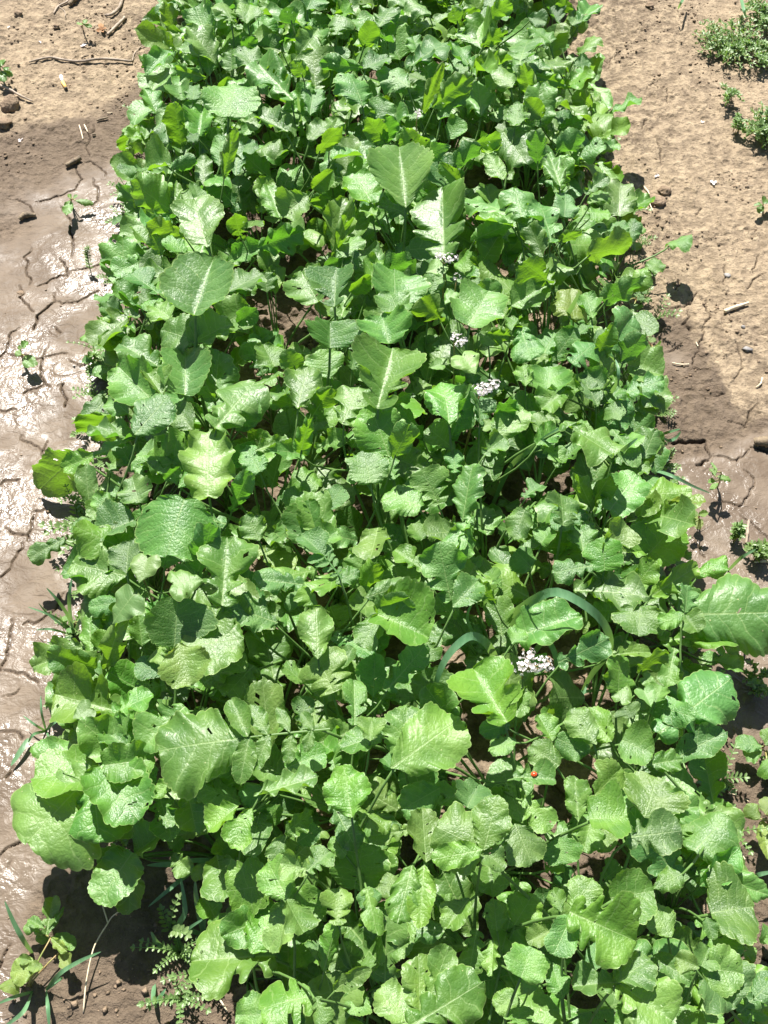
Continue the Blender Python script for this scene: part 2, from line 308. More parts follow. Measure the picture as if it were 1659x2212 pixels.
def ground():
    # finer spacing on the bare paths, where the sheet is seen
    def spaced(lo, hi, f):
        o = [lo]
        while o[-1] < hi: o.append(o[-1]+f(o[-1]))
        return np.array(o)
    xs = np.concatenate([[-60, -20, -6, -3, -2.0], spaced(-1.45, 1.45, lambda x: .0018 if (-.93 < x < -.40 or .42 < x < .93) else (.006 if abs(x) <= .38 else .012)), [2.0, 3, 6, 20, 60]])
    ys = np.concatenate([[-60, -20, -6, -2, -.8, -.3], spaced(0.0, 3.2, lambda y: .0021 if y < 1.9 else .003), [3.4, 4, 6, 12, 25, 60]])
    X, Y = np.meshgrid(xs, ys); sh = X.shape
    PX, PY = topx_np(X, Y); vis = (Y > -.2) & (Y < 5)
    PX = np.where(vis, PX, np.where(X > 0, 2500, -900)); PY = np.where(vis, PY, np.where(Y > 1, -800, 2400))
    n1 = vnoise(X, Y, .16, 1); n2 = vnoise(X, Y, .05, 2); n3 = vnoise(X, Y, .018, 3); n4 = vnoise(X, Y, .0075, 4); n5 = vnoise(X, Y, .35, 5)
    warp = 70*n1+34*n2+18*n3+10*n4
    sm = lambda v, a, b: (lambda t: t*t*(3-2*t))(np.clip((v-a)/(b-a), 0, 1))
    # left path: dry above, damp band, then shining wet mud
    wl = .5*sm(PY+.35*PX+warp, 240, 330)+.5*sm(PY+.55*PX+1.6*warp, 380, 640)
    wl = wl-(.42)*sm(PY-.15*(PX)+1.3*warp+.9*np.clip(PX-70, 0, 400), 1880, 2010)*sm(PX, 10, 90)
    # right path: dry above, damp below with some shining patches
    lim = np.interp(PX, [1200, 1390, 1440, 1490, 1560, 1600, 1660, 1900], [620, 648, 655, 690, 800, 872, 890, 930])
    wr = .5*sm(PY-lim+.45*warp+26*n3+22*n4, -26, 44)
    gloss = sm(PY+1.2*warp-.55*np.clip(1659-PX, 0, 400), 850, 960)*(1-sm(PY+warp, 1480, 1640))
    wr = wr+wr*1.0*gloss*(.95+.8*n2)+.32*np.exp(-(((PX-1455)/45)**2+((PY-775)/28)**2))
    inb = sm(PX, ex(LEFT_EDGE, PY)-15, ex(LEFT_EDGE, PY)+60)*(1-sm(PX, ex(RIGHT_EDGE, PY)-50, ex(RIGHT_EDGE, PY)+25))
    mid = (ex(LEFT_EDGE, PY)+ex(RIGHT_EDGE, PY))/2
    wet = np.where(PX < mid, wl, wr)*(1-inb*.92)+(.34+.5*n1)*inb  # bed soil darkened here as painted shade beneath the canopy, not moisture
    bottom = sm(PY, 1900, 2000)*(PX < mid); wet = np.where(bottom > .5, np.maximum(wet, .42*(1-inb)), wet)
    wet = np.clip(wet, 0, 1)
    g = sm(wet, .5, .95)
    rough = (1-g)*(1+.9*inb)
    Z = .016*n5+.006*n1+rough*(.0040*n2+.0024*n3+.0028*n4)+g*(.0022*n2+.0006*n3+.0003*n4)
    # crumbs pressed into the dry soil
    cl = np.clip(vnoise(X, Y, .009, 8)+.5*n2-.22, 0, .14)*rough; Z += .022*cl*(1+.6*inb)
    # the bed itself is cloddy
    Z += inb*(.018*n2+.008*np.abs(n3))
    cr_ = np.zeros(sh)
    vx, vy = X.ravel(), Y.ravel()
    def groove(pts, wid, dep):
        P = [at(*p)[:2] for p in pts]
        Q = [P[0]]
        for a, b in zip(P[:-1], P[1:]):
            L = np.linalg.norm(b-a); k = max(1, int(L/.007)); nrm = np.array((-(b-a)[1], (b-a)[0]))/(L+1e-9)
            for i in range(1, k+1): Q.append(a+(b-a)*i/k+(nrm*R.gauss(0, .0017) if i < k else 0))
        nseg = len(Q)-1
        for i, (a, b) in enumerate(zip(Q[:-1], Q[1:])):
            t0 = i/max(1, nseg); taper = min(1, .5+4*min(t0, 1-t0)); ww = max(.0010, wid*taper*R.uniform(.75, 1.2))
            m = ww*3
            i0, i1 = np.searchsorted(ys, [min(a[1], b[1])-m, max(a[1], b[1])+m]); j0, j1 = np.searchsorted(xs, [min(a[0], b[0])-m, max(a[0], b[0])+m])
            if i1 <= i0 or j1 <= j0: continue
            sx, sy = X[i0:i1, j0:j1], Y[i0:i1, j0:j1]; d = b-a; L2 = d@d+1e-12
            t = np.clip(((sx-a[0])*d[0]+(sy-a[1])*d[1])/L2, 0, 1)
            D = np.hypot(sx-a[0]-t*d[0], sy-a[1]-t*d[1]); v = dep*taper*np.exp(-(D/ww)**3)
            cr_[i0:i1, j0:j1] = np.maximum(cr_[i0:i1, j0:j1], v)
    for wd, pts in CR:
        wm = wd/FPX*depth(at(*pts[len(pts)//2]))*.62
        groove(pts, max(wm*.52, .0011), min(.016, .005+wm*2.0))
    # finer hair cracks over both paths
    rr = random.Random(5)
    for _ in range(45):
        side = rr.random() < .5
        py = rr.uniform(380, 1800) if side else rr.uniform(150, 1750)
        px = rr.uniform(0, ex(LEFT_EDGE, py)-10) if side else rr.uniform(ex(RIGHT_EDGE, py)+20, 1655)
        a = rr.uniform(0, 6.3); pts = [(px, py)]
        for _k in range(rr.randint(2, 6)):
            a += rr.uniform(-.8, .8); px += 16*math.cos(a); py += 11*math.sin(a); pts.append((px, py))
        groove(pts, .0012, .002)
    Z -= cr_
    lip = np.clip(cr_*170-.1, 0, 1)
    V = np.stack([X, Y, Z], -1).reshape(-1, 3); ny, nx = sh
    I = np.arange(ny*nx).reshape(ny, nx)
    F = np.stack([I[:-1, :-1], I[:-1, 1:], I[1:, 1:], I[1:, :-1]], -1).reshape(-1, 4)
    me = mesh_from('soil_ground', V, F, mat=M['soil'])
    for nm, a in (('wet', wet), ('crack', lip)):  # 'wet' also carries the bed's painted shade
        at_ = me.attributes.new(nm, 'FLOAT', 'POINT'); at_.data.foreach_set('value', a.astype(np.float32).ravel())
    o = link('ground', me); tag(o, None, None, kind='structure')
    return xs, ys, Z
GX, GY, GZ = ground()
def gz(x, y):
    i = min(max(int(np.searchsorted(GY, y)), 1), len(GY)-1); j = min(max(int(np.searchsorted(GX, x)), 1), len(GX)-1)
    return float(GZ[i, j])
def gat(px, py, dz=0.0):
    p = at(px, py); z = gz(p[0], p[1]); p = at(px, py, z+dz); return np.array((p[0], p[1], z+dz))
# ------------------------------------------------------------------ leaf blades
SHAPES = {   # half outline, x across (1 = full width), y along the midrib
 'r': [(0, 0), (.13, -.03), (.33, .05), (.47, .26), (.5, .52), (.42, .78), (.24, .94), (0, 1)],
 'o': [(0, 0), (.06, .04), (.2, .15), (.39, .35), (.5, .60), (.45, .81), (.27, .95), (0, 1)],
 'e': [(0, 0), (.2, .1), (.42, .32), (.5, .55), (.4, .80), (.18, .96), (0, 1)],
 'h': [(0, .1), (.1, -.02), (.28, -.06), (.46, .08), (.49, .3), (.38, .56), (.16, .82), (0, 1)],
 'l': [(0, 0), (.12, -.01), (.24, .06), (.25, .13), (.12, .17), (.12, .22), (.33, .28), (.36, .36), (.2, .41), (.24, .46), (.43, .52), (.5, .67), (.44, .84), (.25, .96), (0, 1)],
 'n': [(0, 0), (.25, .03), (.46, .18), (.45, .4), (.3, .66), (.13, .86), (0, 1)],
}
def blade(ty, L, W, rg, ns=64, m=6, ruff=1.0, fold=None, bend=None, teeth=1.0, cup=None, crinkle=1.0):
    pts = SHAPES[ty]; out = []
    for side in (-1, 1):
        P = [np.array((x*(1+rg.uniform(-.07, .07)), y+(rg.uniform(-.025, .025) if 0 < i < len(pts)-1 else 0))) for i, (x, y) in enumerate(pts)]
        if ty in 'ro' and rg.random() < .45:          # one deep notch in the margin
            k = rg.randint(3, 5); P[k] = P[k]*np.array((rg.uniform(.74, .88), 1))
        D = np.array(catmull(P, 240)); seg = np.hypot(*np.diff(D*np.array((W, L)), axis=0).T); s = np.r_[0, np.cumsum(seg)]; s /= s[-1]
        u = np.linspace(0, 1, ns+1); B = np.stack([np.interp(u, s, D[:, 0]), np.interp(u, s, D[:, 1])], -1)
        nt_ = max(5, int(rg.uniform(10, 17)*(1 if ty != 'h' else 0)+.5)); ph = rg.uniform(0, 6)
        if ty == 'h': th = np.zeros(ns+1)
        else:
            q = u*nt_+.25*np.sin(u*9+ph); th = (np.abs(np.sin(math.pi*q))**.6-.5)*(.046*teeth)*(.6+.6*np.sin(u*17+ph)**2)*np.sin(math.pi*np.clip(u, 0, 1))**.4
            th += .022*np.sin(u*11+ph)+.012*np.sin(u*23+2*ph)
            th *= np.clip(u*6, 0, 1)
        ctr = np.array((0, .5)); dv = B-ctr; dv /= (np.linalg.norm(dv, axis=1, keepdims=True)+1e-9)
        B = B+dv*th[:, None]; B[0] = (0, max(pts[0][1], 0)); B[:, 0] = np.maximum(B[:, 0], 0); B[-1, 0] = 0
        out.append(B)
    u = np.linspace(0, 1, ns+1)
    ym = np.clip((u-.03)/.97, 0, 1)**1.5
    if ty == 'h': ym = .1+.9*ym
    cols = np.r_[-np.linspace(1, 0, m+1), np.linspace(0, 1, m+1)[1:]]
    fold = rg.uniform(-.15, .65) if fold is None else fold
    bend = rg.uniform(-.25, .7) if bend is None else bend
    cup = rg.uniform(-.9, .9) if cup is None else cup
    tw = rg.uniform(-.5, .5); k1 = rg.uniform(2, 4); pA, pB = rg.uniform(0, 6.3), rg.uniform(0, 6.3); ra = rg.uniform(.04, .12)*ruff
    V = []; U1 = []; U2 = []
    asp = W/L; ec = rg.choice([-.10, -.07, -.03, .03, .06])
    nv = 7
    for c in cols:
        B = out[0] if c < 0 else out[1]; rho = abs(c); rr = rho**.9
        x = B[:, 0]*rr*(-1 if c < 0 else 1); y = ym*(1-rr)+B[:, 1]*rr
        X = x*asp
        z = fold*np.abs(X)*(1-.3*np.abs(X)) + cup*X*X*1.2 - bend*y*y*.55
        z = z+ra*rho**2.5*np.sin(2*math.pi*k1*u+(pA if c < 0 else pB))*np.sin(math.pi*np.clip(u*.96, 0, 1))**.5
        z = z+tw*X*(y-.3)+ec*rho**5*np.sin(math.pi*np.clip(u*1.02, 0, 1))**.5*(.6+.8*np.sin(2*math.pi*(k1*.8)*u+pB)**2)
        z = z+.008*crinkle*np.abs(np.sin(math.pi*nv*u+(0 if c < 0 else 1.2)))*(rho*(1.15-rho))*2.2
        z = z+.022*crinkle*(vnoise(X*1.0+pA, y+pB, .16, 3))*min(1, rho*3)+.05*vnoise(X+pB, y+pA, .45, 5)*min(1, rho*2)
        V.append(np.stack([X*L, y*L, z*L], -1)); U1.append(np.stack([X, y], -1)); U2.append(np.stack([np.full(ns+1, c), u], -1))
    V = np.array(V); nc = len(cols); I = np.arange(nc*(ns+1)).reshape(nc, ns+1)
    F = np.stack([I[:-1, :-1], I[1:, :-1], I[1:, 1:], I[:-1, 1:]], -1).reshape(-1, 4)
    nh = rg.choice([0, 0, 1, 2, 3, 4]) if ns > 40 else 0          # insect holes: a few faces are missing
    if nh:
        kill = set()
        for _ in range(nh):
            a = rg.randint(1, nc-3); b = rg.randint(6, ns-8); kill.add(a*ns+b)
            if rg.random() < .5: kill.add(a*ns+b+1)
        F = F[[i for i in range(len(F)) if i not in kill]]
    return V.reshape(-1, 3), F, np.array(U1).reshape(-1, 2), np.array(U2).reshape(-1, 2)

def compound(L, W, rg, big=.5):
    """lyrate pinnate leaf: a large end lobe and pairs of side leaflets shrinking towards the base"""
    parts = []
    V, F, a, b = blade('o', L*big*1.05, min(W, L*big*1.1), rg, ns=56, m=5, bend=.2); V[:, 1] += L*(1-big); parts.append((V, F, a, b))
    n = 4 if big < .55 else 3
    for i in range(n):
        y = L*(1-big)*(1.0-(i+.15)/n); sz = W*.5*(1-.17*i)
        for s in (-1, 1):
            V, F, a, b = blade('e', sz, sz*rg.uniform(.42, .55), rg, ns=30, m=4, bend=.25, ruff=.6)
            an = s*math.radians(rg.uniform(62, 78)); ca, sa = math.cos(an), math.sin(an)
            x, yy = V[:, 0].copy(), V[:, 1].copy()
            V[:, 0] = x*ca+yy*sa; V[:, 1] = -x*sa+yy*ca+y+rg.uniform(-.01, .01)*L; V[:, 2] += rg.uniform(-.002, .004); parts.append((V, F, a, b))
    # rachis strip
    ys_ = np.linspace(0, L*(1-big)+.01, 8); h = .0016
    V = np.array([(s*h*(1-.5*t/L), t, .0012*(1 if s == 0 else 0)) for t in ys_ for s in (-1, 0, 1)]); F = []
    for i in range(7):
        for j in range(2): F.append((i*3+j, i*3+j+1, i*3+j+4, i*3+j+3))
    parts.append((V, np.array(F), np.full((len(V), 2), .31), np.full((len(V), 2), .3)))
    Vs, Fs, A, B, k = [], [], [], [], 0
    for V, F, a, b in parts: Vs.append(V); Fs.append(F+k); A.append(a); B.append(b); k += len(V)
    V = np.concatenate(Vs); V[:, 2] -= .10*(V[:, 1]/L)**2*L
    return V, np.concatenate(Fs), np.concatenate(A), np.concatenate(B)

CL, CR_ = {}, {}
for y in range(-420, 2520, 20): CL[y] = at(ex(LEFT_EDGE, y), y); CR_[y] = at(ex(RIGHT_EDGE, y), y)
_yy = np.array([CL[y][1] for y in sorted(CL)]); _o = np.argsort(_yy)
_xl = np.array([CL[y][0] for y in sorted(CL)])[_o]; _yr = np.array([CR_[y][1] for y in sorted(CR_)]); _or = np.argsort(_yr); _xr = np.array([CR_[y][0] for y in sorted(CR_)])[_or]
def bed(y): return float(np.interp(y, _yy[_o], _xl)), float(np.interp(y, _yr[_or], _xr))
def canopy(px, py):
    p = at(px, py, .14); a, b = bed(p[1]); d = min(p[0]-a, b-p[0])
    t = min(max((d+.05)/.22, 0), 1); return .085+.15*t*t*(3-2*t)

# ------------------------------------------------------------------ leaves traced from the photo, tile by tile
# base x,y  tip x,y  width  shape  rise(deg)  height factor
T = {}
T[0,0] = """1340 230 1270 50 170 o 15|1220 200 1030 330 170 l 0|1120 190 1070 30 90 e 60|1110 450 970 600 190 r 0|1330 500 1120 450 80 e 55|1360 480 1320 250 120 o 20|1170 560 1180 640 120 r -10|1060 680 850 760 170 r 0|900 790 820 970 130 o -60|1480 745 1520 530 280 r 12 1.15|1290 870 1310 690 150 r 10|1180 940 1130 680 110 e 40 .8|1100 1070 950 1080 190 r 0|1110 1090 1260 1040 80 o 50|1530 1130 1540 910 90 e 15|1450 1150 1520 850 80 e 65 1.1|1320 1200 1320 1020 100 o 10|1000 1390 780 1210 110 e 50|1110 1370 870 1190 190 e 45 1.1|1210 1530 970 1450 110 l 50|1340 1590 1250 1290 260 o 10 1.1|1200 1640 1080 1540 150 o 15 .8|1560 1540 1520 1390 100 l 60|1000 1640 870 1480 160 e 20|1050 1650 980 1530 90 e 60|1650 460 1580 300 140 o 10|1570 330 1650 240 80 e 60|1500 450 1500 330 110 r 30|1500 130 1450 10 130 l 0|1290 370 1190 270 110 o 0|1420 1070 1430 890 100 o 20|1290 870 1220 910 60 e 0|1300 1330 1260 1190 100 e 15|1400 330 1350 250 120 o 10|1250 640 1260 560 90 r 0|1600 700 1560 560 120 o 30 .8|1440 600 1470 500 100 o 40 .8|1230 860 1200 780 90 e 20 .8|940 900 960 800 80 o 0 .8|1060 1180 1010 1140 120 o 0 .7|1240 40 1190 -60 120 o 0|1600 150 1620 40 140 o 10"""
T[0,1] = """310 150 60 60 180 r 5|240 150 190 60 100 e 60|400 190 280 350 130 o 0|800 170 890 20 140 o 0|700 300 760 150 110 e 60|520 220 560 110 130 o 10|400 340 370 210 140 o 10|1460 310 1480 140 220 o 10|1460 300 1610 200 80 e 50|1390 430 1270 280 110 e 10|1400 400 1650 370 80 e 40|1010 420 1230 250 180 o 0|385 580 370 340 180 l 25|310 500 250 400 80 e 60|690 440 430 410 80 o 50|700 440 850 370 130 e 0|230 640 20 420 180 o 0|200 570 100 430 110 e 55|690 680 620 460 210 o 18 1.1|990 560 830 450 170 o 0|1100 520 1000 480 120 o 0|1130 560 1030 640 110 o 0|1080 740 1200 430 70 e 60|1150 690 1390 500 130 e 48 1.1|1190 770 1320 570 150 o 25 1.1|1460 740 1440 530 140 e 0|1659 560 1550 450 160 o 0|1400 450 1560 480 110 o 30|350 740 370 590 120 o 10|340 900 450 790 110 e 0|470 900 530 770 110 o 20|400 990 540 830 90 e 60|780 800 840 650 140 o 30|840 920 720 770 110 e 60|840 920 880 760 90 e 60|1060 760 950 660 130 r 0|1090 1000 960 830 180 n 55 1.15|1090 1000 1250 950 110 n 50 1.15|200 850 20 760 160 o 0|160 900 10 960 150 o 0|250 880 230 750 110 o 20|500 1020 670 980 130 r 0|700 1160 620 1050 170 r 5|740 1300 640 1130 190 r 5 1.1|970 1330 930 970 300 e 15 1.2|1330 1230 1110 1040 200 o 35 .9|1340 1200 1200 1070 80 e 55|800 1110 780 970 110 o 20|980 1390 790 1300 110 e 15|1220 1640 1210 1250 320 l 8 1.2|1659 1400 1370 1250 160 e -10|1680 1470 1450 1400 150 o 0|1400 1560 1640 1450 110 e 50|150 1400 80 1200 120 r 10|330 1270 180 1390 180 o -10 1.1|480 1280 340 1320 90 e 50|370 1220 490 1110 90 e 50|400 1210 570 1150 100 e 0|510 1600 560 1290 150 e 30|500 1650 620 1320 60 e 65|600 1580 660 1370 140 o 20|20 1600 290 1510 150 e 45|560 1659 640 1530 140 o 0|790 1400 680 1350 90 r 10|1280 1080 1440 950 120 o 50|1420 930 1580 900 100 o 50|1600 1160 1510 1010 100 e 10|1310 150 1280 60 80 e 55|1320 90 1450 90 60 e 50|1500 100 1650 30 90 e 50|1130 90 990 0 100 e 5|60 250 30 120 140 o 20 .8|930 380 860 180 240 e 35 .75|120 400 20 280 180 e 30 .8|1010 60 930 -40 150 o 5|330 60 380 -50 160 o 5|1250 900 1330 780 110 o 30 .8|1050 340 1020 240 110 r 20 .9|960 620 1010 560 90 o 0|1160 1130 1040 1160 130 o 30 .8"""
T[0,2] = """50 410 100 230 180 o 0 1.1|130 620 70 420 90 e 50|250 270 130 170 150 r 15|160 450 360 370 140 e 0|440 350 530 240 120 e 5|150 490 330 540 70 e 50|250 650 510 760 110 e 0 1.1|190 760 90 650 110 e 50|240 670 150 560 130 o 0|500 540 620 690 100 o 0|520 690 410 600 90 o 55|20 810 50 660 110 e 10|630 740 830 640 110 o 30 1.4|-50 860 80 1040 190 r 0|170 1060 150 860 100 o 55|290 980 450 880 120 e 45|300 840 450 780 80 e 50|310 1200 240 990 110 e 0 1.1|500 1320 610 1230 110 o 0|510 1380 630 1380 110 r 0 1.1|690 1390 700 1190 170 r 5|340 1400 350 1260 130 r 10|700 1400 880 1290 110 o 0|250 1560 200 1300 180 l 10|200 1659 120 1470 130 o 25|300 1560 440 1500 70 e 50|490 1650 760 1590 200 e 42 1.2|700 1530 680 1430 100 r 10|750 1570 780 1430 110 o 10|1020 1580 1150 1530 130 r 5|60 1400 20 1230 180 o 0 1.1|240 1500 0 1420 130 e 0|430 160 520 10 120 o 0|390 160 440 80 90 e 0|330 80 350 0 90 e 60|110 110 220 140 90 o 0|400 420 500 390 80 o 0|560 600 490 660 90 o 0|300 150 250 60 100 o 20 .8|380 700 450 640 90 o 40 .8|460 500 520 460 90 r 0 .8|270 1240 350 1180 90 o 20 .6"""
T[1,0] = """920 30 750 110 150 o 0|1020 240 860 110 170 l 10|1260 375 1375 45 350 r 8 1.3|1250 540 1060 480 220 r -8|1260 560 1490 430 200 r 0 1.1|1110 420 1000 320 150 o 0|865 370 625 560 210 o -5 1.15|930 350 790 260 130 o 0|940 350 1030 270 90 r 0|860 420 730 550 130 o 25 .8|620 460 530 540 90 e 0|1060 740 800 560 200 o 15|975 920 770 720 240 r 5 1.1|1050 900 960 760 150 o 10 1.2|1200 890 1200 600 260 r 8|1390 930 1420 640 190 o 15|1390 940 1300 850 80 e 50|1400 1110 1640 820 260 l -5 1.2|830 1020 710 910 130 e 0|740 1030 560 1150 230 e 45|880 1150 1080 920 210 e 5 1.2|890 1160 590 1150 150 o 20 1.1|880 1170 620 1290 110 o 0|530 1380 320 1570 250 r -55 .9|620 1290 420 1370 110 e -20 1.1|1350 1540 1340 1130 270 r 12 1.15|1120 1440 930 1350 150 l 0|1160 1500 1280 1370 110 o 15|1070 1450 1160 1370 80 e 50|900 1590 850 1430 160 r 5|740 1640 600 1560 110 r 10|1500 1650 1600 1440 110 l 45|1680 1390 1600 1240 130 r 0|1250 1130 1130 970 150 o 15|1520 1400 1640 1200 170 e 30 .7|1500 1090 1659 960 150 o 20|1530 1130 1650 1080 60 o 0|1540 430 1659 350 100 e 50|1480 230 1680 120 200 o 0|1100 120 930 10 150 o 30 .8|1230 120 1150 0 130 e 30 .8|1590 260 1500 130 130 o 10 .9|780 420 690 300 110 o 20 .7|1350 640 1290 580 90 e 20 .7|1000 1310 920 1260 130 o 10 .7|700 1400 790 1300 110 l 0 .7"""
T[1,1] = """1330 640 1420 745 170 h 0 1.3|1215 60 1110 95 110 h 0 1.2|1290 230 1230 300 90 h 0|400 290 290 100 200 r 10|510 320 520 90 240 l 10 1.1|610 230 730 130 100 e 50|900 290 900 90 310 r 5 1.1|930 390 870 250 210 o 0 1.15|860 560 820 385 250 r 12 1.1|1380 440 1500 240 280 r 0 1.15|1200 420 1080 280 170 o 40|480 590 480 440 290 r 15 1.1|120 710 50 580 150 r 10|260 730 200 620 130 e 50 1.1|480 790 420 620 190 o 20 .8|180 760 0 850 150 e 0|270 980 330 730 180 o 0 1.1|260 970 70 910 120 o 0|790 975 880 610 340 l 8 1.3|780 970 1000 890 70 e 50 1.2|560 1080 660 860 210 l 0 1.1|350 1060 480 860 130 l 40|860 1290 750 990 270 e 28 1.15|890 1310 1000 1110 150 o 52 1.3|290 1280 80 1250 120 n 38 1.1|290 1270 350 1040 100 n 60 1.1|400 1250 580 1160 110 l 30|1250 1080 1220 810 220 o 0 1.15|1260 1180 1390 890 100 e 60 1.1|1280 1250 1120 1110 130 o 0|1450 1080 1450 910 140 l 0 1.2|1560 1060 1659 930 120 e 50|1090 1190 940 980 110 e 50|860 1290 1070 1380 160 o 10 .9|740 1460 700 1280 220 r 5 1.1|740 1470 610 1410 130 l 0|900 1440 840 1330 110 l 0 1.1|400 1490 260 1390 140 r 10 .8|1060 1620 850 1530 180 r 0 1.1|1180 1600 1080 1390 220 l 30|1340 1710 1390 1370 170 o 25 1.1|1290 1400 1280 1270 100 l 5|470 1620 560 1510 120 r 10|330 1620 190 1530 120 o 10|0 1260 180 1190 80 e 0|1490 500 1640 520 90 e 50|1320 210 1400 80 130 o 0|800 110 1000 30 140 e 45|720 190 800 10 140 e 0|590 0 660 70 110 e 0|560 20 450 70 80 e 50|1520 580 1470 510 90 r 0|1090 160 1080 40 100 e 25 .8|1120 300 1160 130 110 l 20|70 230 60 110 120 e 30 .8|1000 480 1050 430 90 o 0 .8|1250 620 1190 530 110 o 10 .7|1600 400 1659 300 120 o 30 .7|1450 200 1400 160 90 l 0|1030 900 1100 820 110 o 10 .6|1440 850 1370 800 110 o 10 .8|120 840 190 900 110 o 10 .8|620 730 640 640 100 l 0 .8|940 1260 1010 1300 120 o 20 .7|1480 1280 1600 1180 120 l 0|1180 1330 1120 1270 110 o 20 .7|620 1240 680 1140 120 o 0 .6"""
T[1,2] = """240 170 80 40 150 l 50|250 180 180 30 110 l 0|0 320 220 180 170 e 20 .9|600 290 860 150 140 n 42 1.3|400 400 380 230 190 r 0 .8 y|520 400 480 240 110 o 5|600 270 640 170 120 l 0|0 480 40 400 90 e 0|60 480 120 660 170 o 0|600 620 790 400 210 o 5 1.2|550 660 650 460 100 e 50 1.1|710 690 850 520 150 e 48 1.2|390 690 530 560 160 o 0|760 710 970 760 220 r 0 1.1|700 900 960 810 130 o 15 1.1|230 880 240 720 210 r 5|340 870 200 980 150 o 0|90 840 70 715 100 o 10|340 1090 640 1280 270 o 0 1.3|300 1060 140 1080 110 l 10|160 1220 290 1110 120 e 0|200 1230 320 1310 120 l 0|680 1250 820 1150 150 r 0 1.1|850 1310 930 1130 160 o 10 1.2|700 1370 890 1380 100 e 0|640 1640 790 1430 220 r 5 1.1|880 1570 1220 1600 150 o -5 1.1 y|520 1640 420 1430 90 e 50|520 1600 630 1440 110 l 50|330 1740 330 1550 220 l 10 1.1|590 830 470 760 120 r 10|800 1000 960 930 120 e 0|80 1560 190 1480 120 l 0|900 90 960 20 90 r 0|430 510 500 450 90 o 10 .8|560 480 590 560 90 e 0|130 600 200 690 90 o 20 .7|430 900 350 800 110 l 0 .7|600 760 660 690 70 e 30|600 960 700 860 120 o 10 .9|700 1060 640 960 120 o 0 .9|850 1420 940 1470 90 o 30|400 1170 500 1100 130 o 30 .7"""
T[2,0] = """1190 -70 1080 250 420 r -5 1.3|860 60 640 130 230 r 0|850 90 720 230 200 o 0|810 410 480 330 270 e 0 1.1|760 590 580 610 120 e 0|820 390 830 200 200 o 5 1.15|960 290 900 440 180 h 0 1.4|1110 470 1300 430 210 h 0 1.3|870 530 720 710 220 h -20 1.4|1440 590 1470 200 290 l 5 1.2|1280 400 1370 100 150 e 50|1130 860 1150 575 330 r 26 1.1|1190 870 1550 830 380 r 0 1.15|1160 860 1230 1105 250 o -12 1.3 y|1050 880 980 970 170 l 0|590 930 580 660 110 e 10|690 1000 760 760 110 e 40|530 880 230 1000 160 e -10|550 880 360 1090 70 e -58|640 990 380 1080 150 e 0|750 1290 380 1180 310 l 5 1.1|750 1300 960 1180 180 l 10|590 1270 480 1330 130 h 10 1.4|1190 1270 930 1500 230 l 0|2100 1410 1100 1500 440 p 3 1.3|560 1640 230 1520 180 r 0|720 1560 480 1420 200 r 5|830 1540 680 1400 170 o 0 1.1|690 1640 980 1600 190 r 0 1.2|410 180 200 280 110 l 0|1600 720 1470 600 160 e 30|1640 1000 1480 1160 200 o 15 .8|920 860 900 660 130 e 30 .9|1080 1040 890 1000 130 o 0|1680 180 1600 30 140 e 20|1060 1120 880 1160 120 l 10 .7|1390 1010 1500 1110 160 o 20 .7|1060 340 1090 250 90 l 0|640 900 680 780 110 o 30 .8|1330 1180 1420 1060 150 o 30 .6|580 160 500 60 110 l 10 .7"""
T[2,1] = """380 250 350 -60 220 e 30 .9|550 420 340 150 190 p 20 1.3|20 260 240 340 150 l 0 .6 y|520 460 660 380 90 o 0|690 500 780 340 110 e 50|290 470 10 430 150 l 20|390 600 300 490 120 e 30|800 670 1110 790 340 r 0 1.2|790 665 690 860 150 o 0 1.15|800 665 980 550 210 e 52 1.2|720 550 1000 460 100 e 0 1.1|1260 560 1190 230 240 o 38 1.15|1280 610 1430 450 160 o 10 1.2|1290 690 1170 560 120 e 58|1080 370 910 250 130 l 0|1390 40 1250 240 120 l 0 1.1|1390 60 1350 280 110 l 0 1.1|400 940 390 620 170 o 8 1.2|500 1160 400 930 270 o 8 1.1|760 1190 770 940 150 o 30|640 1370 640 1100 130 l 0 1.1|860 1140 1100 880 150 l 10|1170 1300 1100 1030 210 o 20 .8|830 1440 570 1510 170 o 0 1.2|740 1480 750 1340 140 o 0 1.2|890 1650 1300 1350 330 o 0 1.25|960 1560 980 1270 230 r 10 1.1|1620 1350 1420 1020 350 l 0 1.3|1640 1380 1460 1420 110 e 0 1.2|1680 1480 1520 1550 100 e 0 1.2|1040 1200 880 1180 160 o 10 .7|130 715 -180 610 200 e 25|510 1659 480 1510 140 l 0|200 1659 430 1560 170 l 0|310 1400 310 1210 120 l 10 .8|330 1120 180 1000 130 o 20|1550 590 1440 440 70 e 40|690 440 700 220 130 e 30 .8|870 250 930 100 150 o 20 .6|1080 170 1010 80 140 r 10 .7|1210 150 1150 60 140 r 0 .7|780 740 800 900 90 o 0 .7|1100 850 1160 950 100 l 0|430 200 520 120 120 o 10|210 150 170 60 130 o 20 .7|1420 300 1330 350 160 r 20 .7|480 620 540 740 130 e 20 .7|780 1260 860 1140 120 l 0 .7|560 1010 620 880 100 e 10|1580 480 1520 380 120 l 20 .8|470 1430 560 1360 110 l 30 .7|280 600 200 560 110 e 10 .9"""
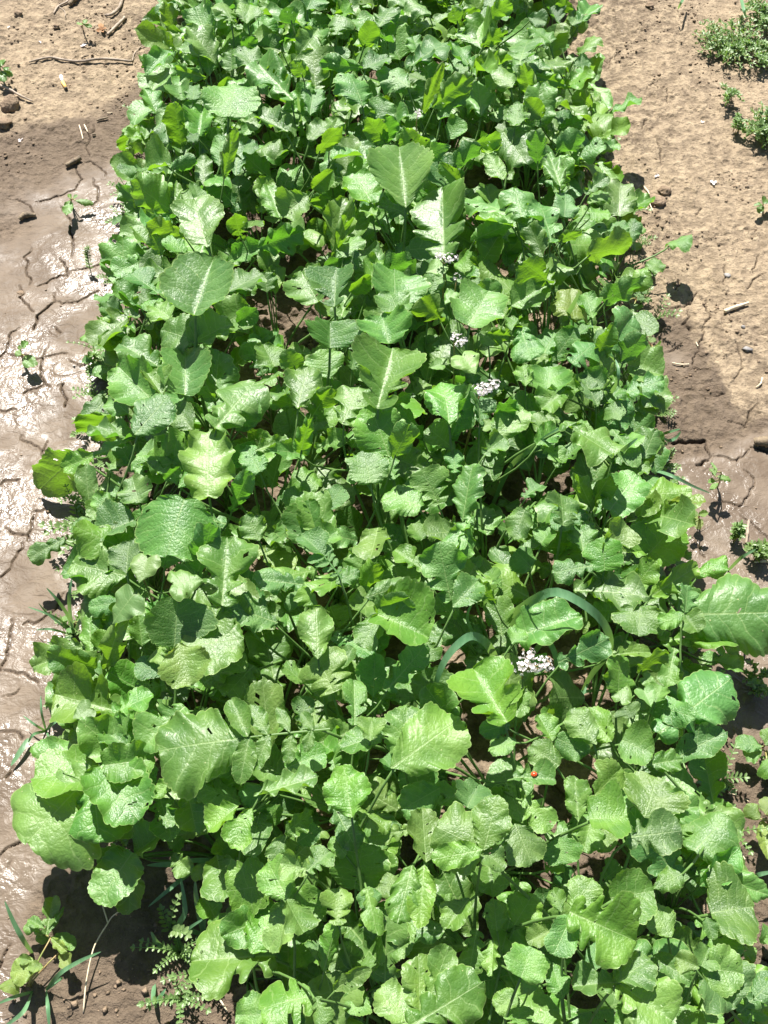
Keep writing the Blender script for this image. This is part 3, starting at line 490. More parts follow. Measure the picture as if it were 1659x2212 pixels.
T[2,2] = """80 -10 20 160 130 r -15 1.1|470 10 270 80 150 l 0|460 250 430 60 150 o 5|600 250 740 90 180 l 10 1.1|600 370 590 180 200 r 28|870 290 1060 80 270 r 28 1.1|760 110 1000 30 120 o 0|510 350 280 380 130 l 0|280 340 420 230 150 o 20 .7|890 550 1200 360 130 o 0 1.2|1200 410 1380 310 110 o 0|1110 665 1720 650 400 o 3 1.6|1130 670 1200 770 140 r 0 1.6|1110 660 970 710 100 o 0 1.6|1120 650 1150 480 130 o 0 1.4|980 830 1430 800 170 l 15|830 620 820 790 250 r 0 1.1|790 490 920 330 130 o 35|490 750 340 680 130 l 0 .7 y|60 650 160 770 110 o 0 .8 y|310 970 620 830 160 l 10|640 930 880 890 80 l 0|690 1160 700 930 190 r 28|820 1040 980 900 120 e 45|850 1150 900 1250 120 h 10|700 1230 740 1090 110 h 0|850 1070 940 1130 80 h 0|970 1420 1400 1090 300 l 3 1.3|640 1480 480 1280 150 e 0|540 1500 400 1290 150 o 0|720 1480 900 1560 210 r 5|30 1320 50 1150 130 r 0|260 1480 180 1320 120 e 10|300 1470 480 1560 130 r 0|880 1640 1090 1600 120 o 0|680 640 520 640 110 r 10 .7|1310 960 1490 1010 90 o 0|0 850 60 760 110 o 0|300 1640 130 1520 150 e 10|120 350 30 260 150 r 20 .8|190 200 260 110 140 r 20 .8|820 480 760 370 120 l 20 .8|930 1230 970 1130 120 o 10|780 1330 740 1260 140 o 10|860 230 760 260 130 e 20 .8"""
T[3,0] = """600 30 200 450 560 o -3 1.9|600 60 640 450 300 o -5 1.85|590 30 230 60 320 r 0 1.8|660 0 880 315 310 r 0 1.5|860 30 1000 80 130 o 0|1130 80 990 180 80 e 0|1210 130 1270 400 160 l 0|1540 210 1300 120 260 r 15|1540 250 1350 390 150 o 0 1.1|1630 270 1500 500 140 o 0 1.2|850 560 640 850 230 r 0 1.5|850 620 830 920 190 e -15 1.1|880 550 1030 430 210 o 20 1.2|850 560 650 620 130 o 10 1.3|1130 560 1220 670 120 l 0|1180 450 1110 520 90 o 0|1330 620 1260 720 70 e 0|1720 760 1480 800 300 r 0 1.2|1760 1220 1265 1230 400 l 0 1.4|1700 1600 1540 1600 210 r 0 1.2|1700 130 1560 180 120 o 0|1480 560 1400 480 130 o 20 .7"""
T[3,1] = """620 310 570 10 220 e 3 1.3|0 180 380 60 130 o 0 1.2|190 420 360 300 110 e 0 1.1|270 480 400 390 110 e 30|180 440 100 590 90 o 0|580 560 490 460 90 r 0|500 240 640 510 140 l 0|640 770 690 490 270 r 28|1190 130 960 260 190 o 0 1.1|1100 600 1080 280 230 e 0 1.2|1470 520 1190 390 340 r 6 1.4|1480 520 1560 200 190 e 18 1.4|1460 520 1600 640 130 e 0 1.4|1460 530 1160 590 130 e 0 1.4|1010 640 920 990 170 e 0 1.2|1090 640 1060 1000 140 e 0 1.25|890 700 810 820 100 r 0|1380 850 1240 1030 160 o 0 1.2|1430 1060 1380 1300 140 l 0|1370 250 1440 110 180 r 0 1.1|1020 1659 1450 1400 280 l 0 1.3|1060 1640 1060 1240 200 l 10 1.1|1120 1500 1240 1180 170 l 5 1.2|1010 1670 830 1420 220 o 0 1.2|200 840 80 620 210 o 0 1.2|320 650 170 620 150 l 0 1.25|340 660 470 540 140 l 0 1.2|210 860 140 1170 200 o 0 1.1|-30 1190 140 920 230 o 0 1.1|200 860 300 1060 210 o 0 1.3|230 990 400 810 210 r 28|530 1010 530 790 160 l 5 1.1|440 1310 520 1020 100 e 32|720 790 780 1060 120 l 0 1.1|760 890 700 790 120 r 0|340 1480 40 1550 330 l 0 1.4|390 1490 440 1650 110 l 0 1.4|510 1430 730 1310 90 e 30|830 1190 1000 1020 200 r 20 .8|640 260 850 380 120 l 0 1.1|980 400 750 440 110 l 0 1.1|1510 650 1530 820 180 r 0|1680 1470 1560 1560 120 r 0|900 20 830 -60 150 o 10|1300 760 1180 790 150 o 20 .7|100 380 20 280 150 r 30 .8|260 1150 330 1270 160 o 20 .7|640 1300 560 1150 180 e 20 .7|700 1450 620 1590 160 o 10 .7|930 560 830 480 150 o 20 .7|1280 840 1130 900 170 r 20 .6|420 1150 360 1200 130 l 10|1560 1050 1540 860 130 e 10|1540 1120 1520 1330 90 e 10"""
T[3,2] = """20 60 260 70 140 l 0 1.2|430 340 410 70 130 o 10|540 170 700 10 220 o 10|510 330 740 320 290 r 0 1.15|860 310 940 70 330 o 0 1.2|870 290 1190 250 170 o 8 1.25|750 450 1070 410 230 o 0 1.2|1190 530 1380 330 270 r 0 1.1|90 200 240 380 160 l 0 1.1|20 370 130 600 240 o 0 1.2|510 340 470 530 150 o 0|300 450 330 610 220 o 0|390 940 780 1110 380 l 0 1.3|400 940 510 730 160 o 0 1.3|390 950 280 1190 170 o 0 1.3|320 930 270 790 90 o 0 1.1|650 840 900 800 250 r 0 1.2|1300 940 1550 890 380 r 5 1.3|1260 970 1300 1100 80 e 0 1.3|1220 680 1650 820 140 e -8 1.2|1230 1290 1430 1530 350 o 0 1.3|1230 1290 1480 1330 240 e 0 1.35|1230 1280 1280 1165 150 r 0 1.3|1210 1290 1070 1230 110 o 0 1.3|690 1390 420 1400 180 l 0 1.2|690 1390 870 1230 220 o 5 1.2|700 1400 1010 1620 310 l 0 1.2|60 1350 130 1170 230 r 0 1.2|70 1340 150 1430 110 o 0 1.2|920 1220 1140 1370 110 e 10|20 1010 130 830 190 e 20|1030 1090 900 900 160 e 0 1.1|1090 690 930 770 130 n 5 1.3|1180 620 1410 600 130 e 0|1500 1200 1580 1180 80 r 0|1520 1680 1670 1330 240 o 0 1.2|60 1680 40 1560 160 l 10|240 1060 110 1120 110 e 0 1.1|330 1490 270 1290 130 e 0|440 1590 640 1560 180 r 15 .8|800 560 950 640 200 r 20 .7|600 720 700 640 140 l 20 .7|550 430 640 520 160 r 15 .8|1080 440 1120 340 120 l 0|520 1150 620 1240 180 r 10 .6|900 1130 1000 1200 150 r 10 .6|1330 760 1200 700 190 o 10 .9|1150 1520 1000 1440 190 e 10 .7|1560 1330 1500 1250 120 l 0 .8|220 660 330 640 150 l 10 .8"""

def in_poly_bed(P, pad=0.0):
    a, b = bed(P[1]); return a+pad < P[0] < b-pad
GAPS = [tz(1,0,1590,960)+(28,), tz(1,1,40,1010)+(30,), tz(2,1,230,830)+(45,), tz(2,2,400,950)+(62,), tz(2,2,330,1590)+(60,), tz(1,0,1520,1090)+(20,), tz(1,1,250,330)+(45,), tz(2,2,90,1480)+(25,), tz(1,2,100,1440)+(30,), tz(2,2,330,420)+(36,), tz(1,1,40,1560)+(30,)]
roots = []
yq = .10
rr = random.Random(23)
for _ in range(30000):
    y = rr.uniform(.06, 2.95); a, b = bed(y); x = rr.uniform(a+.02, b-.02)
    px, py = topx((x, y, 0))
    if any((px-g[0])**2+(py-g[1])**2 < (g[2]*1.25+10)**2 for g in GAPS): continue
    if all((x-q[0])**2+(y-q[1])**2 > .106**2 for q in roots): roots.append((x, y))
print('roots', len(roots))

def blade_matrix(B, Tp, roll, nf=None):
    y = Tp-B; L = np.linalg.norm(y); y = y/L
    ref = np.array((0, 0, 1.))
    if abs(y[2]) > .5: ref = np.array((0, -.35, 1.))-0*y
    if nf is not None: ref = nf
    n = ref-y*(ref@y); n /= np.linalg.norm(n); x = np.cross(y, n)
    c, s = math.cos(roll), math.sin(roll); x2 = x*c+n*s; n2 = -x*s+n*c
    return L, x2, y, n2
heroes = []
rr = random.Random(77)
for (r, c), txt in T.items():
    for ln in txt.split('|'):
        q = ln.split(); bx, by, tx, ty_, wd = map(float, q[:5]); sh = q[5]; el = float(q[6]); zf = float(q[7]) if len(q) > 7 else rr.uniform(.88, 1.08); yel = len(q) > 8
        bqx, bqy = tz(r, c, bx, by); tqx, tpy = tz(r, c, tx, ty_)
        z0 = canopy((bqx+tqx)/2, (bqy+tpy)/2)*zf*rr.uniform(.96, 1.04)
        best = None
        for dz in np.linspace(-.12, .16, 113):
            zb = z0-dz*.5; B = at(bqx, bqy, zb); Q = at(tqx, tpy, zb+dz); h = math.hypot(*(Q-B)[:2])
            e = math.degrees(math.atan2(dz, h)); s = abs(e-el)+abs(dz)*10
            if best is None or s < best[0]: best = (s, B, Q)
        _, B, Q = best
        nf = None
        if el >= 40 or el <= -40:       # blades standing on edge, lit from behind
            nf = np.array((rr.uniform(-.35, .35), -1.0, rr.uniform(.05, .42))); nf /= np.linalg.norm(nf)
            B = at(bqx, bqy, max(z0-.012, .05)); d_ = at(tqx, tpy, 0)-CAMP; d_ /= np.linalg.norm(d_); Q = CAMP+d_*(((B-CAMP)@nf)/(d_@nf))
            if Q[2] < .02: B = B+(0, 0, .02-Q[2]); Q = Q+(0, 0, .02-Q[2])
        if B[2] < .03: Q = Q+(0, 0, .03-B[2]); B = B+(0, 0, .03-B[2])
        W = wd/3*depth((B+Q)/2)/FPX*1.33; v_ = Q-B; B = B-v_*.04; Q = Q+v_*.08
        if sh == 'o' and W > .05 and random.Random(int(bqx*3+bqy*17)).random() < .4: sh = 'l'
        heroes.append(dict(B=B, Q=Q, W=W, sh=sh, yel=yel, nf=nf, px=(bqx+tqx)/2, py=(bqy+tpy)/2, el=el))
print('traced leaves', len(heroes))
# give every traced leaf to a plant
byroot = {}; hearts = []
for h in heroes:
    d = h['B'][:2]-h['Q'][:2]; L = np.linalg.norm(d)+1e-6; pref = h['B'][:2]+d/L*min(.09, .5*h['B'][2])
    if h['sh'] in 'h': hearts.append(h); continue
    i = min(range(len(roots)), key=lambda k: (roots[k][0]-pref[0])**2+(roots[k][1]-pref[1])**2+(.0035*len(byroot.get(k, [])))**1)
    byroot.setdefault(i, []).append(h)
# pool of under-storey leaves, shared by many plants
pool = []
pr = random.Random(3)
for k in range(24):
    ty = 'loleolrllle'[k % 11]; V, F, a, b = blade(ty, 1.0, pr.uniform(.55, .85) if ty != 'l' else .62, pr, ns=44, m=4)
    pool.append(mesh_from('radish_blade', V, F, a, b, M[['leaf', 'leafc', 'leaf', 'leafb'][k % 4]]))
pool_stalk = []
def stalk(parent, root, B, ydir, r0=.0034, r1=.0018, sag=.0):
    root = np.asarray(root, float); B = np.asarray(B, float); L = np.linalg.norm(B-root)
    pts = bez([root, root+np.array((0, 0, .45*L)), B-np.asarray(ydir)*.14*L-np.array((0, 0, .3*L)), B-np.array((0, 0, .0012))+np.asarray(ydir)*.006], 8)
    rad = np.linspace(r0, r1, 8); mb = MB(); mb.tube(pts, rad, 6); return mb.build('petiole', M['stalk'], parent)

BANDS = [(-9999, -10, 'just beyond the top edge'), (-10, 70, 'along the top edge of the photo'), (70, 160, 'level with the long pale twig'), (160, 260, 'level with the cigarette butt'), (260, 380, 'level with the short broken stick'), (380, 490, 'level with the upper mud seedling'), (490, 640, 'level with the feathery mud sprout'), (640, 790, 'level with the lower mud seedling'), (790, 900, 'level with the middle white blossom'), (900, 1010, 'level with the brown stick at right'), (1010, 1150, 'level with the hanging dark leaf'), (1150, 1290, 'level with the blossom at far left'), (1290, 1400, 'level with the arching grass blade'), (1400, 1540, 'level with the largest white blossom'), (1540, 1700, 'level with the red ladybird'), (1700, 1860, 'level with the huge lower left leaf'), (1860, 2030, 'level with the dark leaf shadow'), (2030, 2212, 'along the bottom of the photo'), (2212, 99999, 'just below the bottom edge')]
ORD = 'first second third fourth fifth sixth seventh eighth ninth tenth eleventh twelfth thirteenth fourteenth fifteenth sixteenth seventeenth eighteenth nineteenth twentieth'.split()+['twenty-first', 'twenty-second', 'twenty-third', 'twenty-fourth', 'twenty-fifth', 'twenty-sixth', 'twenty-seventh', 'twenty-eighth', 'twenty-ninth', 'thirtieth']+['thirty-'+q for q in 'first second third fourth fifth sixth seventh eighth ninth'.split()]+['fortieth']+['forty-'+q for q in 'first second third fourth fifth sixth seventh eighth ninth'.split()]
info = []
for i, (x, y) in enumerate(roots):
    hs = byroot.get(i, [])
    px, py = (np.mean([h['px'] for h in hs]), np.mean([h['py'] for h in hs])) if hs else topx((x, y, .12))
    info.append((px, py))
lab = {}
for lo, hi, ph in BANDS:
    ks = sorted([i for i in range(len(roots)) if lo <= info[i][1] < hi], key=lambda i: info[i][0])
    for n, i in enumerate(ks):
        hs = byroot.get(i, [])
        if hs:
            shs = [h['sh'] for h in hs]; wmax = max(h['W'] for h in hs)
            n_ = 0; sz = 'broad' if wmax > .085 else ('middling' if wmax > .055 else 'small')
            kind = 'lobed' if sum(s in 'lp' for s in shs) > len(shs)/2 else ('rounded' if sum(s in 'ro' for s in shs) > len(shs)/2 else 'oval')
            d = '%s %s' % (sz, kind)
        else: d = 'low shaded'
        lab[i] = '%s-leaved radish plant, %s from the left %s' % (d, ORD[n], ph)
fr = random.Random(31)
for i, (x, y) in enumerate(roots):
    z = gz(x, y); t = thing('radish_plant', lab[i], 'radish plant', (x, y, z), 'radish plants sown densely across the bed'); O = np.array((x, y, z))
    hs = byroot.get(i, [])
    for h in hs:
        rg = random.Random(int(h['px']*7+h['py']*131)); L, X, Y, N = blade_matrix(h['B'], h['Q'], math.radians(rg.gauss(0, 17) if h['nf'] is None else rg.uniform(-8, 8)), h['nf'])
        if h['sh'] == 'p': V, F, a, b = compound(L, h['W'], rg)
        else:
            big = h['W'] > .09
            V, F, a, b = blade(h['sh'], L, h['W'], rg, ns=84 if big else 60, m=8 if big else 6, ruff=(.7 if big else 1.0), bend=(rg.uniform(-.05, .25) if abs(h['el']) < 20 else rg.uniform(-.1, .15)))
        V = h['B']-O+V[:, :1]*X+V[:, 1:2]*Y+V[:, 2:]*N
        V[:, 2] = np.maximum(V[:, 2], .006)
        me = mesh_from('radish_blade', V, F, a, b, M['leafy'] if h['yel'] else M['leafb' if rg.random() < (.12+.75*max(0, (h['py']-900)/1300)) else ('leafc' if rg.random() < .35 else 'leaf')])
        lf = link('leaf', me, t)
        if h['yel']: lf['label'] = 'pale yellowing leaf'
        stalk(lf, (fr.uniform(-.006, .006), fr.uniform(-.006, .006), -.003), h['B']-O+Y*.003, Y, r0=.0022+.010*h['W'], r1=.0010+.009*h['W'])
    px, py = info[i]; can = canopy(*topx((x, y, .1)))
    nfill = 14 if not hs else max(9, 13-len(hs))
    if y < .12 : nfill = 4
    a0 = fr.uniform(0, 6.3)
    for k in range(nfill):
        an = a0+k*2.4+fr.uniform(-.4, .4); L = fr.uniform(.055, .105); up = fr.uniform(-10, 45); hb = can*fr.uniform(.15, .84); rd = fr.uniform(.012, .07)
        B = np.array((math.cos(an)*rd, math.sin(an)*rd, hb)); e = math.radians(up)
        Y = np.array((math.cos(an)*math.cos(e), math.sin(an)*math.cos(e), math.sin(e)))
        tip = B+Y*L+O; tpx_, tpy_ = topx(tip)
        mx_, my_ = topx(B+Y*L*.5+O)
        if any(min((tpx_-g[0])**2+(tpy_-g[1])**2, (mx_-g[0])**2+(my_-g[1])**2) < (g[2]*1.3)**2 for g in GAPS): continue
        if not in_poly_bed(tip, -.015): continue
        _, Xv, Yv, N = blade_matrix(B, B+Y*L, fr.uniform(-.35, .35))
        s = L*fr.uniform(.85, 1.15)
        lf = link('leaf', fr.choice(pool), t); mt = Matrix(((Xv[0]*s, Yv[0]*L, N[0]*s, B[0]), (Xv[1]*s, Yv[1]*L, N[1]*s, B[1]), (Xv[2]*s, Yv[2]*L, N[2]*s, B[2]), (0, 0, 0, 1)))
        loc, rot, scl = mt.decompose(); lf.location = loc; lf.rotation_euler = rot.to_euler(); lf.scale = scl
        st = stalk(lf, (0, 0, 0), B+Yv*.003, Yv, .0018, .0011)
        st.matrix_parent_inverse = Matrix.LocRotScale(loc, rot, scl).inverted()
# ------------------------------------------------------------------ buckwheat with blossoms and heart-shaped leaves
def heart_leaf(h, O, t, j):
    rg = random.Random(900+j); L, X, Y, N = blade_matrix(h['B'], h['Q'], math.radians(rg.uniform(-10, 10)))
    V, F, a, b = blade('h', L, h['W']*.9, rg, ns=50, m=6, ruff=.5, fold=rg.uniform(.1, .4), bend=.2, cup=-.2, crinkle=.35)
    V = h['B']-O+V[:, :1]*X+V[:, 1:2]*Y+V[:, 2:]*N
    return link('leaf', mesh_from('buckwheat_blade', V, F, a, b, M['heart']), t)
def blossom(mb, c, rad, n, rg):
    for _ in range(n):
        d = np.array((rg.gauss(0, 1), rg.gauss(0, 1), abs(rg.gauss(0, .8)))); d /= np.linalg.norm(d)
        p = np.asarray(c)+d*rad*rg.uniform(.3, 1.25)*np.array((1, 1, .6)); s = rg.uniform(.0022, .0032)
        a = np.cross(d, (0, .3, 1)); a /= np.linalg.norm(a)+1e-9; b = np.cross(d, a)
        for k in range(5):
            an = k*1.2566+rg.uniform(-.2, .2); e = math.cos(an)*a+math.sin(an)*b; f = -math.sin(an)*a+math.cos(an)*b
            mb.add([p, p+e*s*.55+f*s*.42+d*s*.25, p+e*s*1.05+d*s*.45, p+e*s*.55-f*s*.42+d*s*.25], [(0, 1, 2, 3)])
# blossom heads: list of (tile x, y, radius, florets), z, label
BW = [([(1,1,1215,15,.011,20),(1,1,1265,20,.012,26),(1,1,1180,-5,.006,8)], .25, 'pinkish white buckwheat sprig, topmost of those in the middle'),
 ([(1,1,1300,140,.008,12)], .22, 'small buckwheat with one faint pinkish flower just below the topmost sprig'),
 ([(1,1,1285,530,.009,14),(1,1,1340,545,.010,18),(1,1,1310,575,.007,9)], .24, 'pink-tinged buckwheat above a round pale green heart-shaped leaf'),
 ([(1,1,1450,880,.013,36),(1,1,1500,860,.014,40),(1,1,1545,835,.011,26)], .25, 'buckwheat with bright white blossom right of the bed centre'),
 ([(2,2,65,1000,.014,40),(2,2,130,985,.014,40),(2,2,190,985,.013,32),(2,2,118,920,.009,20),(2,2,235,1000,.008,14)], .21, 'buckwheat with the largest white blossom under the arching grass blade'),
 ([(2,0,892,355,.007,14),(2,0,905,400,.008,16),(2,0,895,425,.006,8)], .20, 'buckwheat with a slim pink flower spike and heart-shaped leaves at left'),
 ([(0,1,1045,725,.009,14),(0,1,1060,750,.008,12)], .19, 'buckwheat with a pale budding flower spike in the upper middle'),
 ([(0,1,1560,550,.008,10)], .17, 'buckwheat with a faint lilac flower in the upper right of the bed'),
 ([], .16, 'flowerless buckwheat seedling with three small heart-shaped leaves at right'),
 ([], .16, 'flowerless buckwheat with one folded heart-shaped leaf in the lower left')]
bwpos = [tz(h[0][0][0], h[0][0][1], h[0][0][2], h[0][0][3]) if h[0] else None for h in BW]
bwpos[8] = tz(2,2,840,1130); bwpos[9] = tz(2,0,600,1280)
hb = {}
for h in hearts:
    k = min(range(len(BW)), key=lambda i: (bwpos[i][0]-h['px'])**2+(bwpos[i][1]-h['py'])**2); hb.setdefault(k, []).append(h)
for k, (heads, z, label) in enumerate(BW):
    z += .045 if heads else 0
    c = at(*bwpos[k], z); rx, ry = c[0]+R.uniform(-.02, .02), c[1]+.02
    O = np.array((rx, ry, gz(rx, ry))); t = thing('buckwheat_plant', label, 'buckwheat plant', O, 'buckwheat plants among the radishes')
    topz = c-O; rg = random.Random(60+k)
    st = bez([(0, 0, 0), (.008, 0, topz[2]*.5), topz-np.array((0, 0, .012))], 9); mb = MB(); mb.tube(st, np.linspace(.0022, .0011, 9), 6)
    for hd in heads:
        q = at(*tz(hd[0], hd[1], hd[2], hd[3]), z)-O; mb.tube(bez([st[-1], (st[-1]+q)/2+np.array((0, 0, -.004)), q], 4), [.0010, .0009, .0008, .0006], 5)
    mb.build('stem', M['bstem'], t)
    for hd in heads:
        q = at(*tz(hd[0], hd[1], hd[2], hd[3]), z)-O; mb = MB(); blossom(mb, q, hd[4]*.85, int(hd[5]*.8), rg); mb.build('flower_cluster', M['flower'], t, smooth=False)
    hl = hb.get(k, [])
    for j, h in enumerate(hl):
        lf = heart_leaf(h, O, t, j+10*k); stalk(lf, st[4] if h['B'][2]-O[2] > st[4][2] else st[1], h['B']-O+.1*(h['Q']-h['B']), (h['Q']-h['B'])/np.linalg.norm(h['Q']-h['B']), .0011, .0009)
    for j in range(2 if heads else 0):
        an = rg.uniform(0, 6.3); B = st[5+j]+np.array((math.cos(an), math.sin(an), .3))*.02; Q = B+np.array((math.cos(an), math.sin(an), .1))*rg.uniform(.02, .035)
        h = dict(B=B+O, Q=Q+O, W=.03); lf = heart_leaf(h, O, t, 77+j+k); stalk(lf, st[5+j], B+.1*(Q-B), (Q-B)/np.linalg.norm(Q-B), .0010, .0008)

# ------------------------------------------------------------------ grass: ribbons with a keel
def ribbon(mb, P, w, fold=.18):
    P = catmull(P, 26); k = len(P); V = []; F = []
    for i, p in enumerate(P):
        t = P[min(i+1, k-1)]-P[max(i-1, 0)]; t /= np.linalg.norm(t)+1e-9
        s = np.cross(t, (0, -.5, 1)); s /= np.linalg.norm(s)+1e-9; n = np.cross(s, t); u = i/(k-1)
        ww = w*.35*min(1, .55+u*2.5)*(1-u**4)**.8+1e-4
        V += [p-s*ww+n*ww*fold, p, p+s*ww+n*ww*fold]
        if i: b = 3*i; F += [(b-3, b-2, b+1, b), (b-2, b-1, b+2, b+1)]
    mb.add(V, F)
def grass(label, blades, name='grass_plant', cat='grass plant', group='grass plants in and around the bed'):
    q = blades[0][0][0]; p0 = gat(q[0], q[1]); t = thing(name, label, cat, p0, group)
    for pts, w in blades:
        P = [(gat(x, y, dz) if dz < .02 else at(x, y, dz))-p0 for x, y, dz in pts]
        mb = MB(); ribbon(mb, P, w); mb.build('blade', M['grass'], t)
def g(r, c, *pts): return [(*tz(r, c, x, y), z) for x, y, z in pts]
grass('blue-green grass with the long arching blade over the soil gap at right', [
 (g(2,2,(-10,1230,0.0),(-70,760,.10),(40,640,.20),(180,545,.26),(300,520,.285),(450,590,.28),(580,700,.25),(635,830,.21),(610,930,.17),(510,1060,.12),(450,1180,.07),(400,1300,.04)), .017),
 (g(2,1,(1650,1230,.0),(1560,980,.12),(1500,860,.22),(1420,805,.25),(1340,830,.26),(1230,950,.25),(1165,1120,.22),(1150,1335,.17)), .016),
 (g(2,2,(-10,1230,.0),(150,900,.16),(240,850,.20),(290,980,.17),(280,1130,.12),(200,1220,.07),(90,1250,.04)), .011),
 (g(2,1,(1650,1230,.0),(1480,900,.12),(1370,700,.20),(1420,560,.24)), .007),
 (g(2,1,(1650,1230,.0),(1640,800,.16),(1740,640,.22),(1850,560,.24)), .010)])
grass('grass with two blades lying low left of the right-hand soil gap', [
 (g(2,2,(150,1360,.01),(250,1290,.05),(330,1250,.07),(450,1170,.08),(600,1155,.05)), .011), (g(2,2,(150,1360,.01),(300,1330,.05),(430,1230,.09),(520,1040,.10)), .007)])
grass('upright grass blade standing at the upper left of the bed', [(g(0,1,(320,1010,.0),(300,860,.14),(285,740,.22),(270,620,.28)), .011)])
grass('grass blade rising before the yellowish leaf at upper right', [(g(1,2,(270,560,.02),(330,430,.15),(390,330,.22),(440,225,.27)), .013), (g(1,2,(270,560,.02),(420,460,.12),(520,450,.14)), .006)])
grass('grass with a curved blade near the right edge of the bed', [(g(1,2,(570,1040,.03),(620,920,.14),(680,820,.2),(690,740,.22),(670,670,.22)), .009), (g(1,2,(470,1020,.05),(455,900,.16),(430,780,.22)), .009)])
grass('long grass blade crossing the middle of the bed at right', [(g(1,1,(1500,1700,.02),(1640,1380,.14),(1800,1240,.22),(1900,1160,.25),(2010,1090,.27)), .011)])
grass('thin bluish grass blade pointing right at the bed edge', [(g(1,2,(600,1340,.03),(680,1290,.16),(740,1240,.2),(815,1180,.22)), .010)])
grass('grass with a long blade reaching over the right-hand mud', [(g(1,2,(860,1390,.02),(960,1400,.09),(1060,1435,.11),(1170,1490,.08),(1290,1540,.05)), .008), (g(1,2,(860,1390,.02),(1000,1330,.05),(1020,1270,.05)), .005)])
grass('pale bent grass on the mud beside the widest crack', [(g(1,2,(960,1160,.02),(1020,1140,.05),(1090,1120,.06)), .007), (g(1,2,(960,1160,.02),(1010,1195,.05),(1060,1180,.05),(1095,1135,.06)), .008)])
grass('grass tuft on mud left of the heart-shaped leaves', [
 (g(2,0,(480,800,.0),(450,690,.06),(380,580,.10),(300,490,.12)), .008), (g(2,0,(480,800,.0),(455,650,.10),(450,540,.14),(465,430,.16)), .009),
 (g(2,0,(480,800,.0),(390,700,.04),(280,650,.06),(180,615,.06)), .005), (g(2,0,(480,800,.0),(330,760,.04),(230,765,.01)), .005),
 (g(2,0,(480,800,.0),(410,740,.03),(310,660,.05),(250,590,.07)), .005), (g(2,0,(480,800,.0),(540,690,.10),(700,700,.13),(890,820,.12)), .009),
 (g(2,0,(480,800,.0),(400,830,.03),(300,850,.03)), .006), (g(2,0,(480,800,.0),(540,650,.05),(600,560,.08)), .006)], cat='grass tuft')
grass('low ragged grass tuft on mud, far left below the tall tuft', [
 (g(2,0,(300,1420,.0),(270,1300,.04),(265,1190,.05)), .005), (g(2,0,(300,1420,.0),(230,1380,.03),(150,1320,.03)), .005), (g(2,0,(300,1420,.0),(340,1340,.04),(310,1250,.05)), .005), (g(2,0,(300,1420,.0),(220,1440,.03),(180,1500,.01)), .006), (g(2,0,(300,1420,.0),(320,1480,.02),(290,1520,.01)), .005), (g(2,0,(300,1420,.0),(350,1370,.05),(400,1340,.03)), .004)], cat='grass tuft')
grass('single grass blade lying on the far-left mud', [(g(2,0,(190,1470,.012),(140,1540,.02),(70,1645,.01)), .012)])
grass('grass clump under the weed at the bottom left corner', [
 (g(3,0,(210,1200,.0),(150,1110,.05),(90,1000,.07),(30,860,.09)), .010), (g(3,0,(300,1440,.0),(390,1330,.05),(520,1250,.05),(655,1190,.05)), .008),
 (g(3,0,(300,1440,.0),(310,1540,.03),(320,1690,.02)), .008), (g(3,0,(210,1450,.0),(100,1480,.03),(-20,1530,.03)), .007), (g(3,0,(210,1450,.0),(150,1580,.04),(20,1680,.03)), .008), (g(3,0,(300,1440,.0),(400,1360,.05),(350,1400,.06)), .005)], cat='grass tuft')
grass('bluish grass in the gap beside the dark leaf shadow', [
 (g(3,0,(1320,1080,.0),(1290,950,.05),(1270,820,.09),(1265,730,.11)), .010), (g(3,0,(1320,1080,.0),(1170,1020,.04),(1200,920,.07),(1170,700,.10)), .011),
 (g(3,0,(1320,1080,.0),(1330,870,.09),(1390,850,.10),(1440,910,.07)), .010), (g(3,0,(1100,1180,.0),(1020,1130,.04),(980,1060,.06)), .009), (g(3,0,(1150,1130,.0),(1210,1050,.05),(1330,970,.07)), .006),
 (g(3,0,(1350,700,.0),(1180,630,.08),(950,630,.10)), .012), (g(3,0,(1380,560,.0),(1200,700,.08),(960,900,.07)), .009), (g(3,0,(1520,730,.0),(1380,610,.08),(1200,600,.10)), .012), (g(3,0,(1000,1400,.0),(1000,1520,.03),(1075,1430,.04)), .010)])
grass('grass blades hanging at the top right corner', [(g(0,2,(1130,-30,.03),(1100,10,.05),(1075,60,.03)), .009), (g(0,2,(1480,-30,.04),(1500,60,.06),(1525,135,.03)), .012), (g(0,2,(1520,-20,.04),(1560,40,.03),(1600,95,.02)), .003)])
grass('small grass tuft beside the right-hand path near the ladybird', [(g(3,2,(1310,150,.0),(1350,110,.03),(1365,50,.05)), .004), (g(3,2,(1310,150,.0),(1350,150,.03),(1400,130,.03)), .005), (g(3,2,(1310,150,.0),(1260,90,.05),(1200,90,.06)), .006), (g(3,2,(1310,150,.0),(1330,170,.02),(1320,240,.01)), .004)], cat='grass tuft')
grass('upright grass blade on the damp soil right of the big side leaf', [(g(2,2,(1400,380,.0),(1480,300,.05),(1580,240,.07)), .008), (g(3,2,(1540,720,.06),(1600,690,.08),(1700,670,.08)), .009)])

